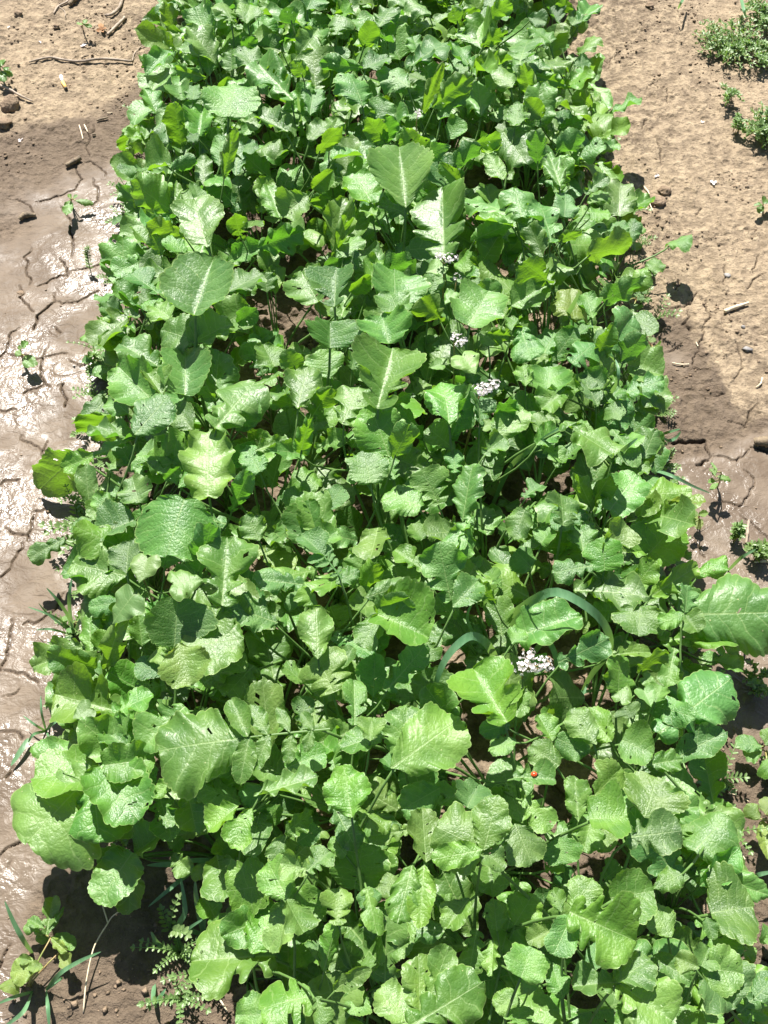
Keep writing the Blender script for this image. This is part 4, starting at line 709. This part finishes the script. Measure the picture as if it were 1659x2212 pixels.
# ------------------------------------------------------------------ small weeds
def leaflet(mb, p, d, up, L, w):
    s = np.cross(d, up); s /= np.linalg.norm(s)+1e-9; n = np.cross(s, d)
    V = [p]; 
    for u, q in ((.25, .75), (.55, 1.0), (.82, .7)):
        V += [p+d*L*u-s*w*q*.5+n*w*.12, p+d*L*u-n*w*.05, p+d*L*u+s*w*q*.5+n*w*.12]
    V.append(p+d*L-n*w*.15)
    F = [(0, 2, 1), (0, 3, 2), (1, 2, 5, 4), (2, 3, 6, 5), (4, 5, 8, 7), (5, 6, 9, 8), (7, 8, 10), (8, 9, 10)]
    mb.add(V, F)
def sprig(label, px, py, seed, stems=3, reach=.05, hgt=.05, ll=.010, lw=.0045, pairs=7, name='vetch_plant', cat='vetch', group='feathery vetch sprigs along the bed edges', mat='small'):
    rg = random.Random(seed); p0 = gat(px, py); t = thing(name, label, cat, p0, group); ms, mf = MB(), MB()
    for k in range(stems):
        an = rg.uniform(0, 6.3); e = np.array((math.cos(an)*reach, math.sin(an)*reach, hgt))*rg.uniform(.6, 1.2)
        P = bez([(0, 0, -.002), (e[0]*.25, e[1]*.25, e[2]*.9), e], 9); ms.tube(P, np.linspace(.0010, .0005, 9), 5)
        for i in range(pairs):
            u = (i+1.5)/(pairs+.5)*8; a = int(min(u, 7)); f = u-a; p = P[a]*(1-f)+P[min(a+1, 8)]*f; d = P[min(a+1, 8)]-P[a]; d /= np.linalg.norm(d)+1e-9
            s = np.cross(d, (0, 0, 1)); s /= np.linalg.norm(s)+1e-9
            for sd in (-1, 1):
                q = d*.45+sd*s*.9+np.array((0, 0, rg.uniform(-.1, .5))); q /= np.linalg.norm(q); leaflet(mf, p, q, np.array((0, 0, 1.))+.3*d, ll*rg.uniform(.8, 1.2)*(1-.35*i/pairs), lw)
        leaflet(mf, P[-1], d, np.array((0, 0, 1.)), ll*.8, lw)
    ms.build('stem', M['stalk'], t); mf.build('foliage', M[mat], t)
def seedling(label, px, py, leaves, name='seedling', cat='seedling', group='seedlings on the bare paths', mat='heart', sh='e'):
    p0 = gat(px, py); t = thing(name, label, cat, p0, group); mb = MB()
    for j, (bx, by, tx, ty_, w, zz) in enumerate(leaves):
        B = at(bx, by, zz); Q = at(tx, ty_, zz+.004); W = w/3*depth(B)/FPX; rg = random.Random(int(bx)+j); L, X, Y, N = blade_matrix(B, Q, rg.uniform(-.3, .3))
        V, F, a, b = blade(sh if not isinstance(sh, list) else sh[j % len(sh)], L, W*1.2, rg, ns=36, m=4, ruff=.7); V = B-p0+V[:, :1]*X+V[:, 1:2]*Y+V[:, 2:]*N
        link('leaf', mesh_from('seedling_blade', V, F, a, b, M[mat]), t); mb.tube(bez([(0, 0, -.002), (0, 0, (zz-p0[2])*.7), B-p0], 6), np.linspace(.0015, .0010, 6), 5)
    mb.build('stem', M['bstem'], t)
def sl_(r, c, *L): return [(*tz(r, c, a, b), *tz(r, c, cc, d), w, z) for a, b, cc, d, w, z in L]
seedling('two-leaved seedling in the upper crack of the wet mud', *tz(0,0,465,1320), sl_(0,0,(455,1300,428,1395,55,.03),(490,1300,590,1297,38,.03),(460,1290,445,1255,22,.04),(475,1290,500,1260,20,.04)))
seedling('grey-green seedling with folded leaf on the left wet mud', *tz(1,0,145,660), sl_(1,0,(140,640,100,620,45,.03),(150,600,175,550,40,.045),(160,650,215,715,75,.025),(140,600,115,585,26,.045)))
seedling('pale seedling beside the curved twig at upper left', *tz(0,0,540,200), sl_(0,0,(540,160,495,150,28,.04),(545,155,560,125,30,.045),(545,160,590,165,26,.04)))
seedling('leafy green seedling cut by the left photo edge near the twig', *tz(0,0,10,470), sl_(0,0,(10,430,0,375,50,.045),(15,440,60,430,40,.04),(10,460,70,470,50,.03),(0,450,-40,420,50,.03),(5,460,20,500,50,.03)), mat='small')
seedling('small green seedling at right photo edge above mid height', *tz(0,2,1620,1350), sl_(0,2,(1620,1330,1600,1375,40,.02),(1625,1320,1660,1275,55,.03),(1620,1330,1575,1320,34,.03)), mat='small')
seedling('spindly seedling standing on cracked mud at right', *tz(1,2,1330,1500), sl_(1,2,(1320,1430,1285,1370,36,.06),(1330,1430,1420,1430,45,.06),(1320,1460,1275,1460,36,.05),(1330,1400,1300,1330,20,.08),(1335,1470,1290,1500,30,.03)), mat='leaf')
seedling('wilted small seedling with one yellow leaf on damp soil', *tz(2,2,1200,60), sl_(2,2,(1210,20,1150,0,40,.05),(1200,40,1215,100,50,.02),(1210,20,1270,5,40,.05),(1200,30,1160,50,30,.04)), mat='leafy')
seedling('tiny rosette seedling right of the big side leaf', *tz(2,2,1500,880), sl_(2,2,(1500,870,1470,830,30,.02),(1505,870,1545,840,34,.02),(1500,880,1560,890,30,.015),(1495,870,1460,880,26,.02)), mat='leaf', sh='o')
seedling('round-leaved seedlings between big side leaf and rosette', *tz(2,2,1400,960), sl_(2,2,(1400,920,1440,870,90,.04),(1380,930,1330,880,50,.04),(1400,940,1490,1000,90,.03),(1380,950,1240,940,80,.03)), mat='leaf', sh='o')
seedling('radish seedling on damp soil at the bottom left', *tz(3,0,300,1090), sl_(3,0,(300,1080,345,820,90,.05),(320,1060,410,900,30,.05),(290,1040,180,970,60,.05),(280,1070,150,1020,60,.04),(320,1100,230,1100,70,.02),(330,1100,480,1130,90,.03)), mat='leaf', sh=['l', 'e', 'o'])
seedling('pale radish seedling in the bottom left corner', *tz(3,0,200,1420), sl_(3,0,(250,1300,60,1310,150,.05),(80,1360,50,1450,110,.04),(200,1250,120,1230,60,.05),(330,1100,440,1190,60,.05),(400,1180,460,1290,80,.04),(280,1290,180,1290,60,.05)), mat='leafy', sh=['o', 'o', 'e'])
seedling('narrow-leaved plant hugging the right photo edge, beside the path', *tz(3,2,1640,380), sl_(3,2,(1610,330,1515,240,90,.06),(1620,340,1665,590,110,.05),(1640,300,1700,200,120,.07),(1650,380,1750,480,150,.05)), mat='leafy', sh='e')
seedling('small rounded plant cut by the lower right photo edge', *tz(3,2,1670,1100), sl_(3,2,(1680,1080,1615,1060,110,.05),(1680,1090,1700,1160,100,.05)), mat='leaf', sh='r')
seedling('leafy weed at right photo edge below the glinting mud', *tz(2,2,1600,1560), sl_(2,2,(1620,1520,1460,1480,110,.05),(1620,1540,1500,1580,100,.04),(1640,1510,1700,1420,120,.05),(1650,1600,1700,1700,140,.05)), mat='leaf', sh='o')
for k, (r, c, x, y, w_) in enumerate([(2,0,520,120,.05),(2,0,560,200,.05)]):
    sprig(['bushy vetch on the mud edge above the small lobed leaf', 'vetch with long leaflets just under the bushy one at left'][k], *tz(r, c, x, y), 100+k, 7, w_, .05, .014, .006, 6)
sprig('feathery sprout in a crack of the upper left mud', *tz(1,0,590,110), 8, 3, .012, .045, .010, .0025, 9, 'feathery_sprout', 'sprout', 'sprouts on the mud')
sprig('vetch with big oval leaflets rising in the lower left gap', *tz(3,0,1120,1080), 21, 4, .035, .08, .011, .005, 6)
sprig('dense vetch spreading right of the dark leaf shadow', *tz(3,0,1170,1200), 22, 9, .045, .045, .008, .0035, 8)
sprig('vetch trailing at the bottom left below the lobed leaf', *tz(3,0,1190,1500), 23, 7, .04, .05, .008, .004, 7)
sprig('vetch patch creeping on bare soil near the bottom', *tz(3,0,1290,1330), 24, 7, .04, .04, .008, .0038, 7)
sprig('vetch in the soil gap left of the crinkled leaves', *tz(2,1,60,950), 25, 6, .04, .06, .013, .005, 7)
sprig('feathery vetch in the gap above the pinnate leaf', *tz(2,0,1620,920), 26, 5, .04, .05, .013, .004, 8)
er = random.Random(404); cnt = {}
spots = []
for side, tab, n in (('left', LEFT_EDGE, 24), ('right', RIGHT_EDGE, 26)):
    for k in range(n):
        py = 260+(k+er.uniform(.1, .9))/n*1580; px = ex(tab, py)+er.uniform(-16, 16)*(1)+(-14 if side == 'left' else 14); spots.append((side, px, py))
for side, px, py in spots:
    ph = [b[2] for b in BANDS if b[0] <= py < b[1]][0]; n = cnt.get((side, ph), 0); cnt[(side, ph)] = n+1
    nm = ['upper', 'next', 'third', 'lowest'][min(n, 3)]
    sprig('%s small feathery vetch at the %s bed edge, %s' % (nm, side, ph), px, py, int(px*3+py), er.randint(3, 7), er.uniform(.02, .045), er.uniform(.025, .05), er.uniform(.007, .011), er.uniform(.003, .005), 6)
cnt = {}
for k in range(30):
    side = 'left' if k % 2 else 'right'; tab = LEFT_EDGE if side == 'left' else RIGHT_EDGE
    py = 180+(k+er.uniform(.1, .9))/30*1650; px = ex(tab, py)+er.uniform(-6, 30)*(1 if side == 'right' else -1)
    ph = [b[2] for b in BANDS if b[0] <= py < b[1]][0]; n = cnt.get((side, ph), 0); cnt[(side, ph)] = n+1
    if side == 'left' and 900 < py < 1130: continue
    L = []
    a0 = er.uniform(0, 6)
    for j in range(er.randint(3, 6)):
        a = a0+j*1.9+er.uniform(-.5, .5); r0 = er.uniform(5, 12); r1 = r0+er.uniform(14, 34); L.append((px+math.cos(a)*r0, py-14+math.sin(a)*r0*.8, px+math.cos(a)*r1, py-14+math.sin(a)*r1*.8, er.uniform(40, 80), er.uniform(.02, .05)))
    L = [(a, b, c, d, w_*1.0, z) for a, b, c, d, w_, z in L]
    seedling('%s stray radish seedling at the %s bed edge, %s' % (['upper', 'lower', 'lowest'][min(n, 2)], side, ph), px, py, L, 'radish_seedling', 'radish seedling', 'radish seedlings straggling along the bed edges', ['leaf', 'leafb', 'leafc'][k % 3], ['l', 'o', 'e'])
# creeping mats of small-leaved weed at the upper right
def weed_mat(label, px, py, rx, ry, n, seed):
    rg = random.Random(seed); p0 = gat(px, py); t = thing('creeping_weed', label, 'weed', p0, 'creeping weeds beside the right path'); ms, mf = MB(), MB()
    sx = rx/FPX*depth(p0); sy = ry/FPX*depth(p0)/.8
    for k in range(n):
        an = rg.uniform(0, 6.3); rr_ = rg.uniform(.15, 1)**.6; e = np.array((math.cos(an)*sx*rr_, math.sin(an)*sy*rr_, rg.uniform(.008, .04)))
        P = bez([(rg.uniform(-.3, .3)*sx, rg.uniform(-.3, .3)*sy, 0), e*.5+np.array((0, 0, .03)), e], 10); ms.tube(P, .0007, 4)
        for i in range(2, 10):
            for j in range(3):
                d = np.array((rg.gauss(0, 1), rg.gauss(0, 1), rg.uniform(.1, 1))); d /= np.linalg.norm(d); leaflet(mf, P[i], d, np.array((rg.uniform(-.4, .4), rg.uniform(-.5, .1), 1.)), rg.uniform(.006, .012), rg.uniform(.003, .0055))
    ms.build('stem', M['bstem'], t); mf.build('foliage', M['small'], t)
weed_mat('largest bushy creeping weed at the upper right of the photo', *tz(0,2,1420,330), 85, 75, 85, 1)
weed_mat('creeping weed against the right photo edge at the top', *tz(0,2,1640,150), 60, 45, 45, 2)
weed_mat('creeping weed filling the right edge beside the largest one', *tz(0,2,1620,420), 45, 40, 34, 3)
weed_mat('dense creeping weed at right edge below the largest one', *tz(0,2,1630,900), 48, 60, 60, 4)
weed_mat('sparse spindly weed on dry soil at the upper right', *tz(0,2,1400,660), 28, 34, 8, 5)
weed_mat('thin weed just left of the dense edge clump', *tz(0,2,1450,860), 22, 22, 7, 6)
weed_mat('thin creeping weed on glinting mud at the right edge', *tz(2,2,1590,300), 34, 20, 14, 7)
weed_mat('small creeping weed above it on the damp mud at right', *tz(2,2,1430,190), 16, 14, 8, 8)
weed_mat('trailing weed on the mud right of the lower lobed leaf', *tz(2,2,1560,1130), 28, 34, 12, 9)
weed_mat('low weed cut off by the right edge beside the ladybird row', *tz(3,2,1650,40), 22, 30, 12, 10)
weed_mat('low weed along the left bed edge beside the muddy glare', *tz(1,0,650,760), 26, 30, 14, 11)

# ------------------------------------------------------------------ twigs, sticks, litter
def stick(name, label, cat, pts, rads, mat, z=.004, side=None, n=8, group=None, jit=.12):
    P = [gat(*tz(*pts[0][:2], x, y), 0) for _, _, x, y in pts]; p0 = P[0].copy(); Q = []
    for p in catmull([p-p0 for p in P], 6*len(P)): Q.append(p)
    rad = np.interp(np.linspace(0, 1, len(Q)), np.linspace(0, 1, len(rads)), rads)
    for i in range(len(Q)): Q[i] = Q[i]+np.array((0, 0, rad[i]*.8+z*.6))
    rad = rad*(.8 if 'twig' in name or 'stick' in name else 1)
    root = thing(name, label, cat, p0, group) if side else None
    mb = MB(); mb.tube(Q, rad*np.array([1+.25*(i % 7 == 3) for i in range(len(Q))]), n, jit); o = mb.build('shaft' if side else name, M[mat], root, (0, 0, 0) if side else p0)
    if side:
        for sp, sr in side:
            S = [gat(*tz(*sp[0][:2], x, y), zz)-p0 for _, _, x, y, zz in [(*q, 0) if len(q) == 4 else q for q in sp]]; S = [s_+np.array((0, 0, .003)) for s_ in S]; m2 = MB(); m2.tube(catmull(S, 14), np.linspace(sr, sr*.5, 14), 5, .1); m2.build('side_shoot', M[mat], root)
    else: tag(o, label, cat, group)
    return o
S = lambda r, c, *p: [(r, c, x, y) for x, y in p]
G_ = 'twigs and sticks lying on the bare soil'
stick('twig', 'long pale knobbly twig lying across the upper left soil', 'twig', S(0,0,(190,412),(320,385),(420,400),(520,410),(670,393),(860,410)), [.0022,.0036,.0034,.0038,.0036,.0034], 'bark', .004, [(S(0,0,(860,405),(875,350),(930,300),(990,285)), .0015)], group=G_)
stick('twig', 'straight short twig beside the dead leaf at upper left', 'twig', S(0,0,(700,238),(750,190),(812,128)), [.004,.0042,.0042], 'bark', group=G_)
stick('twig', 'curved twig running off the top edge at upper left', 'twig', S(0,0,(680,110),(730,105),(780,55),(805,-30)), [.003,.0046,.0045,.0045], 'bark', group=G_)
stick('twig', 'thin forked twig at the top edge, left of the dark stub', 'twig', S(0,0,(350,95),(380,52),(440,18),(455,-20)), [.0018,.003,.003,.003], 'bark', .003, [(S(0,0,(385,52),(420,80),(425,112)), .0014)], group=G_)
stick('stick', 'thick dark stub of stick at the top edge, upper left', 'stick', S(0,0,(452,48),(480,20),(515,-20)), [.006,.0075,.007], 'darkbark', group=G_)
stick('twig', 'grey twig slanting in from the left photo edge', 'twig', S(0,0,(-20,560),(60,590),(130,630),(215,668)), [.0034,.0034,.003,.0018], 'bark', .006, group=G_)
stick('stick', 'short broken stick lying on the mud at the left', 'stick', S(0,0,(432,1090),(478,1066),(522,1040)), [.0062,.0066,.0062], 'darkbark', .003, group=G_)
stick('bark_chip', 'slim dark chip at the top of the upper mud crack', 'bark chip', S(0,0,(628,790),(665,780),(702,770)), [.0016,.0026,.0018], 'darkbark', group=G_)
stick('bark_chip', 'tiny dark chip on the mud near the dry straws', 'bark chip', S(0,0,(600,882),(622,880)), [.002,.002], 'darkbark', group=G_)
stick('bark_chip', 'dark rotten wood chip on the mud at far left', 'bark chip', S(0,0,(130,1435),(170,1410),(236,1405)), [.004,.0062,.003], 'darkbark', group=G_)
stick('twig', 'tiny twig just above the long pale twig', 'twig', S(0,0,(530,386),(550,376),(575,368)), [.0015,.0024,.0018], 'darkbark', group=G_)
stick('twig', 'hair-thin root curving above the long pale twig', 'twig', S(0,0,(570,330),(610,335),(655,362)), [.0008,.001,.0006], 'darkbark', group=G_)
stick('straw', 'dry straw lying left of the other straws on the mud', 'straw', S(0,0,(515,818),(528,860),(540,908)), [.0012,.0014,.001], 'straw', group='dry straws')
stick('straw', 'right-hand short dry straw in the pair on the mud', 'straw', S(0,0,(548,815),(560,840),(570,862)), [.0013,.0016,.001], 'straw', group='dry straws')
stick('straw', 'faint straw near the upper left edge of the bed', 'straw', S(0,0,(695,740),(730,737)), [.001,.001], 'straw', group='dry straws')
stick('straw', 'pale thick dry stem on the dry soil at right', 'dry stem', S(1,2,(1372,372),(1440,345),(1530,312)), [.0040,.0040,.0022], 'straw', group='dry straws')
stick('straw', 'bent white straw near the right edge on dry soil', 'straw', S(1,2,(1578,856),(1608,835),(1618,796)), [.001,.0016,.0014], 'straw', group='dry straws')
stick('straw', 'thin straw lying on the damp mud by the curled plant', 'straw', S(1,2,(1035,700),(1090,710),(1145,708)), [.0013,.0013,.001], 'straw', group='dry straws')
stick('straw', 'short thin straw above the straw on damp mud', 'straw', S(1,2,(1190,565),(1203,592)), [.001,.001], 'straw', group='dry straws')
stick('stick', 'brown stick end at the right photo edge in a crack', 'stick', S(1,2,(1560,1225),(1620,1225),(1720,1240)), [.008,.012,.012], 'darkbark', .004, group=G_)
stick('stick', 'flat pale stick lying upright on the glinting right mud', 'stick', S(2,2,(1530,60),(1522,130),(1512,212)), [.0028,.0034,.0028], 'bark', group=G_)
stick('straw', 'straw poking in from the right edge across the mud', 'straw', S(2,2,(1565,332),(1620,328),(1700,325)), [.0012,.0018,.0016], 'straw', group='dry straws')
stick('straw', 'short golden straw on the brown path at lower right', 'straw', S(3,2,(1458,535),(1478,560),(1502,595)), [.0012,.0022,.0014], 'straw', group='dry straws')
stick('straw', 'pale straw along the bed edge at upper right', 'straw', S(0,2,(850,1212),(885,1260),(885,1310),(910,1375)), [.0012,.0014,.0014,.001], 'straw', group='dry straws')
stick('straw', 'hair-thin curved root on the lower right path', 'root', S(3,2,(1395,170),(1450,180),(1530,220)), [.0007,.0009,.0006], 'straw', group='dry straws')
stick('straw', 'small dark straw near the right edge of the dry soil', 'straw', S(0,2,(1520,1215),(1560,1212)), [.001,.0012], 'bark', group='dry straws')
stick('straw', 'light straw crossing damp soil below the lobed leaf', 'straw', S(3,0,(1350,1385),(1400,1460),(1475,1580)), [.0016,.0018,.001], 'straw', group='dry straws')
# tall dry stalk standing over the dark leaf shadow
p0 = gat(*tz(3,0,540,1585)); t = thing('dry_stalk', 'long thin dry grass stalk leaning over the dark leaf shadow', 'dry stalk', p0)
mb = MB(); P = [gat(*tz(3,0,x, y), z)-p0 for x, y, z in ((540,1585,.002),(560,1380,.012),(600,1190,.02),(640,1100,.024),(700,1005,.03))]; mb.tube(catmull(P, 16), np.linspace(.0012, .0010, 16), 5); mb.build('stem', M['straw'], t)
mb = MB(); P = [P[-1], gat(*tz(3,0,730,960), .036)-p0, gat(*tz(3,0,790,920), .045)-p0]; mb.tube(catmull(P, 8), .0008, 5)
P = [gat(*tz(3,0,700,1005), .03)-p0, gat(*tz(3,0,680,940), .036)-p0, gat(*tz(3,0,655,860), .045)-p0]; mb.tube(catmull(P, 8), .0011, 5); mb.build('branch', M['straw'], t)

# cigarette butt
a, b, c_ = gat(*tz(0,0,397,503)), gat(*tz(0,0,408,541)), gat(*tz(0,0,430,582)); t = thing('cigarette_butt', 'white and orange cigarette butt on the upper left soil', 'cigarette butt', b)
zz = np.array((0, 0, .0042))
for nm, q0, q1, mt, rd in (('paper_tube', a, b, 'paper', .0039), ('filter', b, c_, 'filter', .0041), ('filter_end', c_, c_+(c_-b)*.10, 'ash', .0038)):
    mb = MB(); mb.tube([q0-b+zz, (q0+q1)/2-b+zz+np.array((0, 0, .0003)), q1-b+zz], [rd, rd*.96, rd], 12, .05); mb.build(nm, M[mt], t)

def lump(name, label, cat, px, py, rad, mat, group, seed, flat=.7, em=.25, detail=3, nz=.35):
    import bmesh
    bm = bmesh.new(); bmesh.ops.create_icosphere(bm, subdivisions=detail, radius=1); rg = random.Random(seed); V = np.array([v.co[:] for v in bm.verts])
    d = vnoise(V[:, 0]+V[:, 2]*.7, V[:, 1]+V[:, 2]*1.3, .7, seed)*nz*1.6+vnoise(V[:, 0]*1.3-V[:, 2], V[:, 1]+V[:, 2], .28, seed+1)*nz*.8
    V = V*(1+d)[:, None]*np.array((rg.uniform(.9, 1.25), rg.uniform(.8, 1.1), flat))*rad; F = [[v.index for v in f.verts] for f in bm.faces]; bm.free()
    p0 = gat(px, py); V[:, 2] += rad*flat*(1-em*2)
    o = link(name, mesh_from(name, V, F, mat=M[mat]), None, p0); return tag(o, label, cat, group)
GC = 'soil clods on the paths'
lump('soil_clod', 'large rounded soil clod at the left photo edge', 'clod', *tz(0,0,75,690), .021, 'clod', GC, 1)
lump('soil_clod', 'dark soil clod just below the large one at left', 'clod', *tz(0,0,22,812), .014, 'clod', GC, 2)
lump('soil_clod', 'soil clod near the top left corner', 'clod', *tz(0,0,120,100), .011, 'clod', GC, 3)
lump('soil_clod', 'small dark clod between the top left corner and the twigs', 'clod', *tz(0,0,366,180), .008, 'clod', GC, 4)
lump('soil_clod', 'soil clod at bed edge beside the upper right straw', 'clod', *tz(0,2,985,1245), .011, 'clod', GC, 5)
lump('soil_clod', 'crumbly clod just below its darker neighbour at upper right', 'clod', *tz(0,2,930,1310), .016, 'clod', GC, 6, .5)
lump('soil_clod', 'small lump of mud in the middle of the left crack', 'clod', *tz(1,0,137,252), .009, 'clod', GC, 7, .5)
lump('soil_clod', 'big crumbly soil clod sunlit in the gap at lower right', 'clod', *tz(2,2,430,1590), .045, 'clod', GC, 8, .5, .3, 4, .5)
lump('soil_clod', 'sunlit clod under the arching blade in the soil gap', 'clod', *tz(2,2,340,1000), .032, 'clod', GC, 9, .6, .3, 4, .5)
lump('soil_clod', 'clod near the upper end of the soil gap at right', 'clod', *tz(2,2,370,420), .026, 'clod', GC, 10, .6, .3, 4, .5)
lump('soil_clod', 'lower clod in the deep shade of the soil gap', 'clod', *tz(2,2,420,1120), .028, 'clod', GC, 11, .6, .3, 4, .5)
lump('soil_clod', 'pale clod in the gap left of the bed centre', 'clod', *tz(1,1,30,940), .026, 'clod', GC, 12, .6, .3, 4, .5)
lump('soil_clod', 'broken clod at the top edge above the right path', 'clod', *tz(0,2,890,45), .010, 'clod', GC, 13)
GP = 'pebbles on the right path'
lump('pebble', 'angular grey pebble on the dry soil at right', 'pebble', *tz(1,2,1524,608), .0065, 'stone', GP, 20, .45, .3, 2, .9)
lump('pebble', 'pale grey pebble high on the dry soil at right', 'pebble', *tz(1,2,1392,132), .006, 'stone', GP, 21, .35, .3, 2, .9)
lump('pebble', 'tiny dark pebble between the pale stem and the bed', 'pebble', *tz(1,2,1498,462), .004, 'stone', GP, 22, .6, .2, 2)
def flake(name, label, cat, px, py, w_, mat, group, seed, n=6):
    rg = random.Random(seed); p0 = gat(px, py); mb = MB()
    for k in range(n):
        an = rg.uniform(0, 6.3); d = np.array((math.cos(an), math.sin(an), rg.uniform(0, .6))); d /= np.linalg.norm(d); leaflet(mb, np.array((rg.uniform(-.2, .2)*w_, rg.uniform(-.2, .2)*w_, .002)), d, np.array((rg.uniform(-.5, .5), rg.uniform(-.5, .5), 1.)), w_*rg.uniform(.5, .9), w_*.5)
    return tag(mb.build(name, M[mat], None, p0), label, cat, group)
GF = 'fallen white petals'
for j, (r, c, x, y, w_, lb) in enumerate([(0,0,135,915,.008,'white petal on damp soil at the left'), (0,0,262,278,.006,'small white petal above the long pale twig'), (0,0,62,178,.006,'faint whitish petal near the left top corner'), (0,0,548,302,.012,'lilac-white flower scrap above the long pale twig'), (0,2,935,1147,.010,'white petal scrap near the upper right bed edge'), (0,2,1300,1188,.012,'larger white petal on the dry right soil'), (0,2,1227,797,.008,'tiny white petal high on the right path'), (0,2,700,207,.006,'thin white petal near the top of the right path')]):
    flake('fallen_petal', lb, 'petal', *tz(r, c, x, y), w_, 'flower', GF, 40+j, 4)
flake('dead_leaf', 'reddish brown crumpled dead leaf beside the short twig', 'dead leaf', *tz(0,0,665,200), .022, 'dead', None, 60, 7)

# ladybird on the lobed leaf at the lower right
px, py = tz(3,2,143,42); lx = at(px, py, .245)
deps = bpy.context.evaluated_depsgraph_get(); deps.update()
hit, loc, nrm, *_ = sc.ray_cast(deps, Vector(CAMP), Vector(lx-CAMP).normalized())
p0 = np.array(loc) if hit else lx; t = thing('ladybird', 'tiny red ladybird sitting on a lobed leaf at lower right', 'ladybird', p0)
def dome(mb, c, r, sx=1, sy=1, sz=.7, n=10):
    V = []; F = []
    for i in range(5):
        th = i/4*math.pi/2
        for j in range(n): V.append((c[0]+r*sx*math.cos(th)*math.cos(6.283*j/n), c[1]+r*sy*math.cos(th)*math.sin(6.283*j/n), c[2]+r*sz*math.sin(th)))
    for i in range(4):
        for j in range(n): F.append((i*n+j, i*n+(j+1) % n, (i+1)*n+(j+1) % n, (i+1)*n+j))
    mb.add(V, F)
mb = MB(); dome(mb, (0, 0, .0006), .0034, 1.15, 1, .8, 16); mb.build('wing_case', M['red'], t)
mb = MB(); dome(mb, (.0040, 0, .0005), .0016, .8, 1.1, .8); mb.build('head', M['black'], t)
for sx_, sy_ in ((.0012, .0016), (-.0014, .0016), (.0012, -.0016), (-.0014, -.0016), (.0026, 0)):
    mb = MB(); dome(mb, (sx_, sy_, .0023), .0007, 1, 1, .7, 8); mb.build('spot', M['black'], t)
mb = MB()
for k in (-.0016, .0002, .0018):
    for s in (-1, 1): mb.tube([(k, s*.0024, .0010), (k, s*.0040, .0014), (k, s*.0048, 0)], .0002, 4)
mb.build('legs', M['black'], t)

# loose crumbs of soil
def crumbs():
    rg = np.random.default_rng(9); base = np.array([(1,0,0),(-1,0,0),(0,1,0),(0,-1,0),(0,0,1),(0,0,-1)], float); tri = np.array([(0,2,4),(2,1,4),(1,3,4),(3,0,4),(2,0,5),(1,2,5),(3,1,5),(0,3,5)])
    Vs, Fs, k = [], [], 0; rq = random.Random(19)
    while k < 20000:
        x, y = rq.uniform(-1.3, 1.3), rq.uniform(.1, 2.9); a, b = bed(y); inside = a < x < b; px, py = topx((x, y, 0))
        if not inside and ((x < 0 and 395 < py+.55*px and py < 1900) or (x > 0 and 860 < py < 1500)) and rq.random() < .97: continue
        if inside and rq.random() < .45: continue
        cl_ = vnoise(np.array(x), np.array(y), .09, 31)
        if rq.random() > .35+1.6*float(cl_): continue
        r = .0009+.0042*rq.random()**6*(1.7 if inside else 1); v = base*(1+rg.uniform(-.4, .4, (6, 1)))*r*np.array((1, 1, .75)); th = rq.uniform(0, 6.3)
        v = v@np.array(((math.cos(th), math.sin(th), 0), (-math.sin(th), math.cos(th), 0), (0, 0, 1))); Vs.append(v+np.array((x, y, gz(x, y)+r*.3))); Fs.append(tri+6*k); k += 1
    o = link('soil_crumbs', mesh_from('soil_crumbs', np.concatenate(Vs), np.concatenate(Fs), mat=M['clod'], smooth=False)); tag(o, 'loose brown soil crumbs strewn over the paths and bed', 'soil crumbs', kind='stuff')
crumbs()
